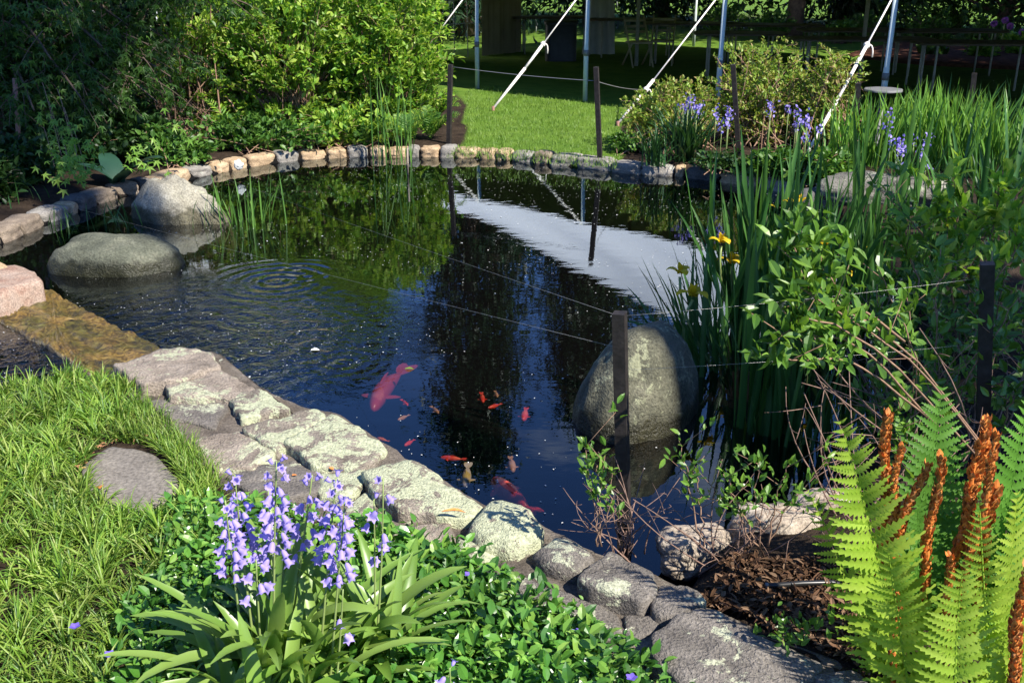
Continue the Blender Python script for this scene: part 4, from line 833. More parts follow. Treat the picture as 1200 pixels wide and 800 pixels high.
# ------------------------------------------------------------------ right bank beyond the water
shrub('spirea_shrub', 'twiggy shrub with pinkish stems and yellow green tips beside the lawn', 'shrub', gp(785, 172), .33, (.58, .45, .40), 260, 28, .05, .5, TO, 'leaf_spirea', 'twig', 80, 'twiggy shrubs on the right bank', .004, .3, 0, .35, .55, .22, 2)
shrub('spirea_shrub', 'twiggy pinkish shrub around the black post, tallest of its row', 'shrub', gp(885, 168), .50, (.66, .5, .66), 280, 28, .05, .5, TO, 'leaf_spirea', 'twig', 81, 'twiggy shrubs on the right bank', .0045, .3, 0, .35, .55, .25, 2)
shrub('spirea_shrub', 'twiggy shrub right of the tallest one, left of the grey disc', 'shrub', gp(965, 172), .45, (.48, .4, .62), 190, 26, .05, .5, TO, 'leaf_spirea', 'twig', 82, 'twiggy shrubs on the right bank', .0045, .3, 0, .35, .55, .2, 2)
for i, (px, py, w, h, mt, lab) in enumerate(((735, 178, .2, .18, 'leaf_mid', 'small leafy plant at the foot of the lawn post'), (905, 208, .32, .22, 'leaf_mid', 'leafy green plant behind the dark edging stone'), (962, 215, .40, .30, 'leaf_mid', 'broad leaved green plant left of the long grey rock'), (850, 200, .4, .16, 'leaf_dark', 'low dark ground plant behind the right rim stones'))):
    shrub('low_shrub', lab, 'plant', gp(px, py), h*.5, (w, .22, h*.6), 80, 18, .075 if i in (1, 2) else .05, .65, TO, mt, 'twig', 84+i, None, .003, .2, 0, .2)
def tuft(px, py, n, L, wd, seed, label, mat='daylily', lean=.45, bend=.9, name='daylily_clump'):
    rg = np.random.default_rng(seed); p = np.array(gp(px, py)); r = thing(name, label, 'plant', p); mb = MB()
    b_ = p + rg.normal(size=(n, 3))*V3(.07, .05, 0); blades(mb, b_, rg.random(n)*6.28, L*rg.uniform(.6, 1.1, n), wd*rg.uniform(.7, 1.1, n), np.abs(rg.normal(size=n))*lean, rg.uniform(.3, 1, n)*bend, 6, 'sword', .25)
    mb.build('blades', M[mat], r)
tuft(803, 188, 130, .62, .022, 90, 'dark arching grassy clump left of the right rim stones')
tuft(768, 194, 60, .42, .018, 91, 'small dark grassy clump near the foot of the lawn post')
tuft(1065, 232, 60, .48, .022, 92, 'arching grassy clump above the long grey rock')
tuft(1150, 255, 50, .5, .022, 93, 'arching grassy clump in shade at the right end of the grey rock')
rg = np.random.default_rng(95)
for i, (px, py, n, lab) in enumerate(((1000, 196, 90, 'bright sword leaved iris clump below the grey disc'), (1050, 192, 110, 'bright sword leaved iris clump right of the grey disc'), (1105, 196, 110, 'bright sword leaved iris clump, middle of the bank'), (1160, 204, 110, 'bright sword leaved iris clump behind the shrub tips'), (1215, 215, 100, 'bright iris clump cut by the right picture edge'), (1080, 172, 90, 'bright iris clump at the back of the bank'), (1150, 178, 90, 'bright iris clump at the back of the bank, nearer the right edge'))):
    p = np.array(gp(px, py)); r = thing('iris_clump', lab, 'iris', p, 'irises on the right bank'); mb = MB()
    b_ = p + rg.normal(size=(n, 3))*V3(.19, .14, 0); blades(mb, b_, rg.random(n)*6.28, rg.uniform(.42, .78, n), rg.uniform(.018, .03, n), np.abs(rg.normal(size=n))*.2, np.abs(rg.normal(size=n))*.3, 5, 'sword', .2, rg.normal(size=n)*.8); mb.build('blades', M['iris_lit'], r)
def far_bells(px, py, d, n, seed, label):
    e = atd(px, py, d); rg = np.random.default_rng(seed); p = np.array([e[0], e[1], G0]); r = thing('bluebell_clump', label, 'bluebells', p, 'bluebells on the right bank')
    for i in range(n):
        sm, fm = MB(), MB(); t = e + rg.normal(size=3)*V3(.09, .08, .05); tube(sm, [V3(t[0], t[1], G0), t], .004, 4); k = 16; P = t + rg.normal(size=(k, 3))*V3(.018, .018, .032); leaves(fm, P, rg.normal(size=(k, 3))+V3(0, 0, -.7), rg.normal(size=(k, 3)), .03, .022, TO)
        o = sm.build('flower_stalk', M['stemgreen'], r); fm.build('flower_spike', M['lilac_far'], o)
for i, a in enumerate(((815, 126, 10.2, 8, 'lilac bluebells in front of the twiggy shrub, left of the black post'), (855, 146, 9.9, 4, 'few lilac bluebells just left of the black post'), (922, 130, 10.0, 5, 'lilac bluebells between the twiggy shrub and the irises'), (945, 150, 9.8, 5, 'blue violet bluebells low among the iris tips'), (1060, 170, 8.9, 7, 'blue violet bluebells above the long grey rock'), (1083, 187, 8.7, 3, 'small blue violet bluebells right of the grey rock top'), (1040, 148, 9.2, 2, 'single pale blue spike among the bank irises'))):
    far_bells(*a[:4], 120+i, a[4])
# ------------------------------------------------------------------ yellow irises in the water
def water_iris(px, py, n, Lm, spr, seed, label, lean=.14, az=None, z=-.12, mat='iris', flowers=(), wd=.024):
    rg = np.random.default_rng(seed); p = at(px, py, 0); r = thing('water_iris', label, 'iris', p, 'yellow water irises'); mb = MB()
    b_ = np.column_stack([p[0]+rg.normal(size=n)*spr, p[1]+rg.normal(size=n)*spr*.8, np.full(n, z)])
    a = rg.random(n)*6.28 if az is None else az + rg.normal(size=n)*.9
    blades(mb, b_, a, Lm*rg.uniform(.55, 1.05, n), wd*rg.uniform(.6, 1.15, n), np.abs(rg.normal(size=n))*lean, np.abs(rg.normal(size=n))*lean*1.3, 7, 'sword', .2, rg.normal(size=n)*.9)
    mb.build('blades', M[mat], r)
    for k, (fx_, fy_, dd) in enumerate(flowers):
        f = atd(fx_, fy_, p[1]+dd); sm, fm = MB(), MB(); tube(sm, bez(V3(p[0]+rg.normal()*.05, p[1]+dd*.6, -.1), V3(f[0]+rg.normal()*.05, f[1], f[2]*.5), f-V3(0, 0, .02), 8), [.006]*6+[.007, .008], 5)
        o = sm.build('flower_stalk', M['stemgreen'], r); a0 = rg.random()*6; s = (.9+.25*rg.random())*(1.0 if seed < 132 else .6)
        blades(fm, [f]*3, [a0, a0+2.09, a0+4.19], .105*s, .058*s, .55, 2.45, 8, 'strap', -.12); blades(fm, [f]*3, [a0+1.05, a0+3.14, a0+5.24], .06*s, .03*s, .25, .3, 4, 'petal', .2)
        fm.build('flower', M['yellow'], o)
    return r
water_iris(833, 432, 46, .82, .09, 130, 'leaning yellow iris clump nearest the big boulder, with two full flowers', .34, math.radians(150), flowers=((797, 320, -.05), (812, 347, -.1)))
water_iris(868, 402, 50, 1.0, .11, 131, 'yellow iris clump over the pale reflection with one flower pair', .2, flowers=((845, 284, .0), (858, 308, .1)))
water_iris(905, 505, 54, 1.05, .08, 132, 'tall iris clump at the front, its stems standing in dark water', .10, wd=.028)
water_iris(905, 400, 66, 1.32, .14, 133, 'tallest iris clump, its tips in front of the twiggy shrub', .15, flowers=((898, 243, .1), (925, 238, .1), (938, 236, .15)), wd=.036)
water_iris(955, 395, 66, 1.02, .15, 134, 'iris clump before the small dark rock with yellow buds', .14, flowers=((968, 286, 0), (985, 300, .1)))
water_iris(1005, 380, 64, .98, .16, 135, 'iris clump in front of the long grey rock, half behind the shrub', .14, flowers=((993, 322, 0), (1010, 292, .1), (986, 368, -.1)))
water_iris(1060, 370, 40, .98, .15, 136, 'shaded iris clump behind the leafy twigs at the right', .15, flowers=((1040, 300, 0),))
water_iris(880, 350, 22, .85, .08, 137, 'smaller iris clump at the back beside the rim', .2)
water_iris(1035, 265, 16, 1.1, .16, 138, 'tall iris blades crossing the long grey rock', .12, z=.0, wd=.036)
water_iris(1135, 300, 30, 1.15, .22, 139, 'tall leaning iris blades at the right edge before the bank irises', .2, z=.1, wd=.038)
water_iris(968, 520, 22, .55, .10, 140, 'short iris clump under the overhanging twigs', .25)
# ------------------------------------------------------------------ leafy twiggy shrubs at the right
def spray(root, stems, leaf_mat, per=9, L=.05, asp=.45, seed=0, bark='twig', r0=.0045, tuftn=5):
    """arching stems given as pixel/distance paths, with leaf whorls along them"""
    rg = np.random.default_rng(seed); tw, lm = MB(), MB()
    for st in stems:
        pts = np.array([atd(*s) for s in st]); 
        if len(pts) == 2: pts = np.array([pts[0], pts.mean(0)+rg.normal(size=3)*.02, pts[1]])
        t = np.linspace(0, 1, len(pts)); tt = np.linspace(0, 1, 14); cur = np.stack([np.interp(tt, t, pts[:, k]) for k in range(3)], 1)
        for _ in range(2): cur[1:-1] = (cur[:-2]+2*cur[1:-1]+cur[2:])/4
        cur[1:-1] += rg.normal(size=(12, 3))*.004
        tube(tw, cur, np.linspace(r0, r0*.4, 14), 5)
        for k in range(per):
            u = .35+.65*(k+rg.random())/per; q = cur[min(13, int(u*13.99))]; tn = nrm(cur[min(13, int(u*13)+1)]-cur[max(0, int(u*13)-1)])
            if k % 3 == 0:
                e = q + rg.normal(size=3)*V3(.07, .05, .05)+V3(0, 0, .05); tube(tw, bez(q, (q+e)/2, e, 4), np.linspace(r0*.45, r0*.25, 4), 4); q = e
            n = tuftn; D = tn*.5 + rg.normal(size=(n, 3))*.75 + V3(0, -.1, .45); l = L*rg.uniform(.55, 1.15, n); leaves(lm, q+rg.normal(size=(n, 3))*.012, D, V3(.2, -.4, 1)+rg.normal(size=(n, 3))*.5, l, l*asp, TO)
    tw.build('stems', M[bark], root); lm.build('leaves', M[leaf_mat], root, smooth=False)
b0 = atd(1190, 640, 3.3); b0[2] = .1
r = thing('leafy_shrub', 'shrub reaching glossy leafy twigs over the iris stems', 'shrub', b0)
spray(r, [[(1180, 560, 3.3), (1060, 400, 3.1), (985, 360, 3.0), (945, 330, 2.95), (935, 285, 2.95)], [(1180, 560, 3.3), (1080, 430, 3.1), (1000, 375, 3.0), (950, 345, 2.9), (920, 330, 2.9)], [(1150, 540, 3.2), (1040, 410, 3.0), (960, 372, 2.9), (935, 375, 2.85), (912, 398, 2.8)], [(1100, 500, 3.2), (1000, 420, 3.0), (945, 422, 2.9), (885, 415, 2.8)], [(1100, 500, 3.2), (1010, 400, 3.0), (945, 395, 2.9), (928, 350, 2.85)], [(1060, 400, 3.1), (985, 345, 3.05), (965, 320, 3.0), (958, 285, 3.0)], [(1000, 375, 3.0), (955, 345, 2.95), (932, 308, 2.9), (930, 258, 2.9)]], 'leaf_shrub', 15, .062, .42, 150, tuftn=6)
r = thing('leafy_shrub', 'shaded leafy shrub filling the right side above the ferns', 'shrub', atd(1120, 560, 3.6)*V3(1, 1, 0)+V3(0, 0, .1))
rg = np.random.default_rng(151); st = []
for i in range(34):
    e = (rg.uniform(985, 1230), rg.uniform(290, 560)); bx = rg.uniform(1050, 1200); d = rg.uniform(3.2, 4.4); st.append([(bx, 610, 3.7), ((bx+e[0])/2+rg.normal()*30, (600+e[1])/2-30, d), (e[0], e[1], d)])
spray(r, st, 'leaf_shrub', 12, .065, .45, 152, tuftn=4)
r = thing('leafy_shrub', 'upright bright leafy shoots before the bank irises at the right', 'shrub', atd(1130, 330, 4.4)*V3(1, 1, 0)+V3(0, 0, .1))
spray(r, [[(1118, 330, 4.4), (1122, 260, 4.4), (1120, 195, 4.4)], [(1122, 320, 4.4), (1108, 260, 4.4), (1100, 235, 4.35)], [(1150, 330, 4.4), (1165, 260, 4.4), (1175, 195, 4.4)], [(1170, 330, 4.5), (1190, 270, 4.5), (1205, 210, 4.5)], [(1130, 330, 4.4), (1142, 280, 4.4), (1150, 245, 4.4)], [(1160, 340, 4.3), (1185, 300, 4.3), (1200, 275, 4.3)], [(1080, 340, 4.4), (1065, 300, 4.4), (1050, 270, 4.4)], [(1090, 350, 4.3), (1110, 310, 4.3), (1128, 285, 4.3)]], 'leaf_bright', 9, .09, .42, 153, tuftn=6)  # lighter leaf green here, sunlight on the shoots put into the colour
r = thing('leafy_shrub', 'mass of green leaves behind the short dark post at the right edge', 'shrub', atd(1190, 420, 4.6)*V3(1, 1, 0)+V3(0, 0, .1))
st = []
for i in range(32):
    e = (rg.uniform(1020, 1260), rg.uniform(215, 420)); bx = rg.uniform(1090, 1250); d = rg.uniform(4.4, 5.6); st.append([(bx, 460, 5.0), ((bx+e[0])/2+rg.normal()*20, (450+e[1])/2-20, d), (e[0], e[1], d)])
spray(r, st, 'leaf_shrub', 11, .07, .45, 155, tuftn=5)
for i, (stems, lab) in enumerate((([[(700, 640, 2.75), (703, 580, 2.75), (700, 545, 2.75)], [(705, 640, 2.75), (690, 560, 2.75), (686, 520, 2.75)], [(700, 640, 2.75), (715, 590, 2.75), (716, 550, 2.75)]], 'small leafy sprout in front of the square post and big boulder'),
    ([[(820, 640, 2.8), (808, 570, 2.85), (795, 515, 2.9)], [(825, 640, 2.8), (822, 580, 2.85), (812, 545, 2.9)]], 'little leafy sprout right of the big boulder foot'),
    ([[(880, 640, 2.8), (865, 590, 2.8), (848, 555, 2.8)], [(890, 640, 2.8), (885, 580, 2.8), (890, 535, 2.8)], [(900, 640, 2.8), (908, 580, 2.8), (925, 545, 2.8)], [(900, 640, 2.8), (925, 590, 2.8), (945, 560, 2.8)], [(890, 640, 2.8), (870, 600, 2.8), (855, 590, 2.8)]], 'shaded leafy sprouts behind the tan rocks'),
    ([[(900, 765, 2.35), (920, 745, 2.3), (912, 728, 2.3)], [(910, 765, 2.35), (935, 750, 2.3), (945, 735, 2.3)]], 'tiny leafy seedling on the dark mulch left of the fern'))):
    b0 = atd(*stems[0][0]); b0[2] = .05; r = thing('leafy_sprout', lab, 'plant', b0); spray(r, stems, 'leaf_shrub', 8, .035, .45, 160+i, r0=.003, tuftn=5)
twigs(735, 650, .1, 16, .30, .13, 170, 'tangle of dead brown twigs at the foot of the square post', 'dead_twigs', 'deadtwig', .003, (-.05, 0, 0))
twigs(845, 670, .1, 15, .38, .16, 171, 'tangle of dead twigs over the tan rocks', 'dead_twigs', 'deadtwig', .003)
twigs(1010, 620, .1, 16, .55, .2, 172, 'dead brown stems behind the fern fronds', 'dead_twigs', 'deadtwig', .004)
twigs(1110, 560, .1, 18, .65, .28, 173, 'bare brown stems under the leafy shrub at the right', 'dead_twigs', 'deadtwig', .005, (-.2, 0, 0))
twigs(1045, 480, .1, 12, .55, .22, 174, 'long bare twigs crossing the iris clumps', 'dead_twigs', 'deadtwig', .004, (-.3, -.1, 0))
# ------------------------------------------------------------------ cinnamon fern
fb = at(1085, 850, GN); fern = thing('cinnamon_fern', 'lime green fern with rusty orange fertile fronds by the right corner', 'fern', fb)
def F(px, py, d): return atd(px, py, d)
fr_list = [ # tip, base (px), distance tip/base, pinna length, facing, dark?
 ((984, 490, 2.28), (1078, 860, 2.15), .135, (-.1, -.85, .35), 0, 32), ((945, 574, 2.45), (1040, 820, 2.3), .08, (-.3, -.4, .9), 0, 20), ((1104, 452, 2.75), (1085, 800, 2.45), .15, (.05, -1, .35), 1, 26),
 ((1148, 588, 2.1), (1165, 860, 2.05), .075, (-.3, -.9, .3), 0, 22), ((1192, 575, 2.2), (1160, 880, 2.1), .12, (.5, -.8, .3), 0, 26), ((1205, 470, 2.6), (1150, 840, 2.35), .15, (.2, -1, .3), 1, 26),
 ((1150, 560, 2.7), (1110, 830, 2.4), .14, (.1, -1, .4), 1, 24), ((1230, 560, 2.5), (1170, 850, 2.3), .14, (.1, -1, .4), 1, 24), ((1040, 640, 2.1), (1075, 880, 2.05), .10, (-.4, -.8, .4), 0, 20),
 ((1130, 660, 2.0), (1120, 890, 1.95), .10, (-.1, -.9, .5), 0, 20), ((1215, 700, 2.0), (1165, 900, 1.95), .11, (.2, -.9, .4), 0, 22), ((1075, 590, 2.6), (1085, 830, 2.4), .13, (-.1, -1, .4), 1, 24), ((1010, 665, 2.3), (1060, 850, 2.2), .09, (-.5, -.7, .4), 0, 20), ((1185, 640, 2.5), (1140, 850, 2.3), .13, (0, -1, .4), 1, 22)]
for i, (t, b_, pl, face, dk, npn) in enumerate(fr_list):
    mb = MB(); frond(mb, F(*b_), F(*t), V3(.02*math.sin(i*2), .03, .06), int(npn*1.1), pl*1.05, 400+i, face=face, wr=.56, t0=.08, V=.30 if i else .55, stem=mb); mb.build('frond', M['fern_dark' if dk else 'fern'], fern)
def fertile(tip, base, d, r, seed, lift=(0, 0, .02)):
    rg = np.random.default_rng(seed); a, b_ = F(*base, d), F(*tip, d); n = 50; pts = bez(a, a*.5+b_*.5+np.asarray(lift), b_, n); pts += np.column_stack([.006*np.sin(np.linspace(0, 9, n)+seed), np.zeros(n), np.zeros(n)])
    mb = MB(); t = np.linspace(0, 1, n); prof = np.clip(np.sin(math.pi*np.clip(t*.93+.06, 0, 1))**.5, .15, 1)*(1-.35*t)
    lump = 1+.28*np.array([pn((0, 0, x*26), 1, seed, 2) for x in t]); tube(mb, pts, r*.78*prof*lump, 8)
    k = 260; u = rg.random(k)**.9; ix = np.clip((u*(n-1)).astype(int), 0, n-1); T = nrm(np.gradient(pts, axis=0))[ix]; D0 = rg.normal(size=(k, 3)); D0 = nrm(D0 - (D0*T).sum(1, keepdims=True)*T)
    P = pts[ix] + D0*(r*.5*prof[ix])[:, None]; l = r*2.0*rg.uniform(.5, 1.2, k); leaves(mb, P, D0*.55+T, D0, l, l*.6, TOW)
    for j in range(170):
        i2 = ix[j]; rock_shape(mb, pts[i2]+D0[j]*r*.75*prof[i2], np.array([.004, .004, .0055])*rg.uniform(.8, 1.4), 0, j, 2, .2, 1)
    mb.build('fertile_frond', M['spore'], fern, smooth=False)
for i, a in enumerate((((1041, 484), (1030, 700), 2.35, .0125), ((1054, 524), (1042, 650), 2.3, .0095), ((1085, 545), (1030, 690), 2.28, .011), ((1103, 535), (1078, 705), 2.25, .0115), ((1158, 492), (1128, 650), 2.3, .0125), ((1171, 508), (1118, 740), 2.2, .011), ((1150, 520), (1110, 700), 2.26, .0125), ((1168, 570), (1128, 790), 2.22, .013), ((1203, 660), (1178, 850), 1.95, .0125), ((1112, 650), (1108, 780), 2.15, .009), ((1052, 690), (1044, 800), 2.15, .008))):
    fertile(*a, 500+i)
# ------------------------------------------------------------------ bluebells
def bell_mesh():
    mb = MB(); n = 12; prof = [(.0, .0015), (.003, .0045), (.009, .0062), (.015, .0066), (.019, .0085), (.0205, .0125)]; v = []
    for i, (z, r) in enumerate(prof):
        for j in range(n):
            lob = 1 + (.22*(1 if j % 2 == 0 else -1) if i >= 4 else 0)*(.5 if i == 4 else 1); dz = (.003 if (i == 5 and j % 2) else 0)
            v.append([r*lob*math.cos(j*2*math.pi/n), r*lob*math.sin(j*2*math.pi/n), z-dz])
    mb.add(v, [[(i*n+j, i*n+(j+1) % n, (i+1)*n+(j+1) % n, (i+1)*n+j) for i in range(len(prof)-1) for j in range(n)]]); me = mb.mesh('bell'); me.materials.append(M['bell']); return me
BELL = bell_mesh()
def bluebells(px, py, d, nleaf, Lr, stalks, seed, label, leaf_w=.040, grp=None):
    rg = np.random.default_rng(seed); c = atd(px, py, d); c[2] = GN; r = thing('bluebell_plant', label, 'bluebells', c, grp); mb = MB()
    b_ = c + rg.normal(size=(nleaf, 3))*V3(.055, .045, 0); az = rg.random(nleaf)*6.28; L = rg.uniform(*Lr, nleaf); inner = rg.random(nleaf)
    blades(mb, b_, az, L, leaf_w*rg.uniform(.7, 1.2, nleaf), .12+.85*inner, .35+1.15*rg.random(nleaf), 9, 'strap', .22, rg.normal(size=nleaf)*.35); mb.build('leaves', M['strap'], r)
    for (tx, ty), (bx, by), dd, nb, frac in stalks:
        a, t = atd(bx, by, d+dd), atd(tx, ty, d+dd); a2 = a - (t-a)*max(0, (a[2]-GN)/max(.01, t[2]-a[2])); pts = bez(a2, (a2+t)/2+V3(rg.normal()*.008, 0, .0), t, 12); sm = MB(); tube(sm, pts, np.linspace(.0042, .0018, 12), 6); L_ = np.linalg.norm(t-a2)
        up = nrm(t-a2); ang = rg.random()*6.28; bells = []
        for k in range(nb):
            u = k/max(1, nb-1); s = t - up*(.008 + frac*.72*L_*u); ang += 2.399+rg.normal()*.3; out = V3(math.cos(ang), math.sin(ang), 0); ln = .010+.012*u
            tip = s + out*ln + V3(0, 0, .006-.008*u); tube(sm, bez(s, s+out*ln*.6+V3(0, 0, .010), tip, 4), .0009, 4)
            bells.append((tip, nrm(out*(.45+.2*rg.random()) + V3(0, 0, -.9 if u > .18 else .3+.5*rg.random())), (.72+.38*min(1, u*2.5))*rg.uniform(.95, 1.25)))
        o = sm.build('flower_stalk', M['stemgreen'], r)
        for tip, dr, sc in bells:
            e = bpy.data.objects.new('bell', BELL); COL.objects.link(e); e.parent = o; e.location = Vector(tip - LOC[r.name]); e.rotation_euler = Vector(dr).to_track_quat('Z', 'Y').to_euler(); e.scale = (sc, sc, sc*(1.0 if sc > .75 else 1.1))
ST = [((264, 586), (282, 722), -.03, 20, .45), ((275, 556), (291, 690), .05, 21, .5), ((324, 540), (322, 745), 0, 29, .55), ((366, 556), (346, 700), .08, 14, .5), ((394, 560), (378, 745), 0, 24, .5), ((404, 588), (392, 735), -.05, 17, .5), ((449, 560), (444, 665), .06, 5, .45), ((438, 585), (438, 665), .1, 4, .5), ((300, 655), (304, 725), -.05, 6, .3), ((314, 570), (322, 700), .1, 8, .5), ((402, 690), (398, 740), -.12, 3, .5)]
bluebells(335, 775, 2.22, 80, (.28, .52), ST, 600, 'clump of lavender bluebells with arching strap leaves by the wall')
bluebells(425, 745, 2.30, 46, (.24, .40), [], 601, 'flowerless tuft of strap leaves right of the bluebells')
bluebells(290, 830, 2.05, 26, (.2, .34), [], 603, 'tuft of strap leaves under the bluebells, cut by the bottom edge')
bluebells(525, 850, 2.05, 6, (.08, .12), [((527, 782), (530, 840), 0, 5, .6)], 602, 'single low bluebell spike at the bottom edge right of the clump')
# ------------------------------------------------------------------ grass and periwinkle
def sample(poly_px, n, rg, z=GN):
    q = np.array([at(*p, z)[:2] for p in poly_px]); lo, hi = q.min(0), q.max(0); out = []
    while sum(len(o) for o in out) < n:
        p = lo + rg.random((n, 2))*(hi-lo); out.append(p[inpoly(p[:, 0], p[:, 1], q)])
    return np.concatenate(out)[:n]
rg = np.random.default_rng(700)
gpoly = [(-60, 462), (30, 452), (90, 440), (150, 446), (162, 470), (150, 510), (110, 528), (96, 552), (110, 584), (155, 600), (205, 586), (262, 600), (230, 690), (190, 700), (160, 760), (140, 830), (-120, 830)]
T_ = sample(gpoly, 560, rg); nb_ = 17; P = np.repeat(T_, nb_, 0); n = len(P); ca_ = rg.random(n)*6.28; P = P + np.column_stack([np.cos(ca_), np.sin(ca_)])*(.016*rg.random((n, 1))); mb = MB()
tl_ = np.repeat(rg.uniform(.65, 1.3, len(T_)), nb_)
blades(mb, np.column_stack([P, np.full(n, GN-.005)]), ca_+rg.normal(size=n)*.4, .105*tl_*rg.uniform(.6, 1.25, n), .0088*rg.uniform(.6, 1.3, n), rg.random(n)*.75+.05, rg.uniform(.3, 1.7, n), 5, 'grass', .3, rg.normal(size=n)*.5)
P = sample(gpoly, 4500, rg); n = len(P)
blades(mb, np.column_stack([P, np.full(n, GN-.005)]), rg.random(n)*6.28, .055*rg.uniform(.6, 1.4, n), .0075*rg.uniform(.6, 1.3, n), rg.random(n)*.8, rg.uniform(.3, 1.5, n), 4, 'grass', .3, rg.normal(size=n)*.5)
P = sample([(100, 532), (150, 505), (220, 536), (236, 578), (216, 590), (212, 556), (182, 526), (128, 515)], 480, rg); n = len(P)
blades(mb, np.column_stack([P, np.full(n, GN-.005)]), rg.random(n)*6.28, .075*rg.uniform(.6, 1.5, n), .007*rg.uniform(.6, 1.3, n), rg.random(n)*.8, rg.uniform(.3, 1.5, n), 4, 'grass', .3)
P = sample([(160, 470), (182, 480), (240, 540), (262, 570), (262, 600), (230, 592), (214, 565), (190, 530), (160, 515)], 900, rg); n = len(P)
blades(mb, np.column_stack([P, np.full(n, GN-.005)]), rg.random(n)*6.28, .085*rg.uniform(.6, 1.5, n), .005*rg.uniform(.6, 1.3, n), rg.random(n)*.7, rg.uniform(.3, 1.4, n), 4, 'grass', .3)
go2 = mb.build('grass', M['grass']); tag(go2, kind='stuff')
P = sample([(170, 600), (300, 600), (420, 610), (330, 830), (150, 830), (60, 830), (140, 690)], 700, rg); n = len(P); mb = MB()
def creeper(P, hgt, per, L, mb, rg):
    n = len(P)
    for k in range(per):
        u = (k+.5)/per; pos = np.column_stack([P + rg.normal(size=(n, 2))*.018, GN + hgt*(u*.9+.1)*rg.uniform(.6, 1.15, n)]); D = rg.normal(size=(n, 3))*V3(1, 1, .3)+V3(0, 0, .35+.5*u); l = L*rg.uniform(.4, 1.45, n); leaves(mb, pos, D, V3(0, -.1, 1)+rg.normal(size=(n, 3))*.35, l, l*.52, TO)
vpoly = [(205, 606), (262, 596), (330, 606), (398, 626), (470, 652), (530, 672), (600, 712), (690, 764), (742, 790), (800, 830), (560, 860), (120, 860), (150, 740), (190, 680)]
P = sample(vpoly, 1500, rg); bc = at(345, 770, GN)[:2]; P = P[((P-bc)**2@V3(1, 1.6, 0)[:2]) > .115**2]; creeper(P, .085, 7, .034, mb, rg)
P = sample([(400, 640), (470, 645), (540, 672), (600, 705), (690, 755), (760, 800), (700, 830), (480, 830), (450, 700)], 420, rg); creeper(P, .13, 7, .040, mb, rg)
tag(mb.build('periwinkle', M['leaf_vinca'], smooth=False), kind='stuff')
for i, (px, py, lab) in enumerate(((675, 742, 'violet periwinkle flower beside the lower wall stones'), (550, 674, 'violet periwinkle flower close under the mortar joint'), (88, 735, 'violet periwinkle flower in the leaves left of the bluebells'), (740, 795, 'violet periwinkle flower at the bottom edge under the wall'), (128, 768, 'small violet periwinkle flower near the bottom left grass'))):
    c = at(px, py, GN+.10); mb = MB(); blades(mb, [c]*5, np.arange(5)*1.257, .017, .014, 1.0, .4, 3, 'petal', .05); tag(mb.build('periwinkle_flower', M['violet'], loc=c), lab, 'flower', 'periwinkle flowers')
P = sample(lawn_px[:4] + [(560, 100), (760, 128), (725, 150), (735, 175), (720, 200), (640, 192)], 9000, rg, G0); n = len(P); mb = MB()
blades(mb, np.column_stack([P, np.full(n, G0-.004)]), rg.random(n)*6.28, .045*rg.uniform(.6, 1.3, n), .008*rg.uniform(.6, 1.2, n), rg.random(n)*.6, rg.random(n)*.8, 2, 'grass', .2); tag(mb.build('lawn_grass', M['lawnblade']), kind='stuff')
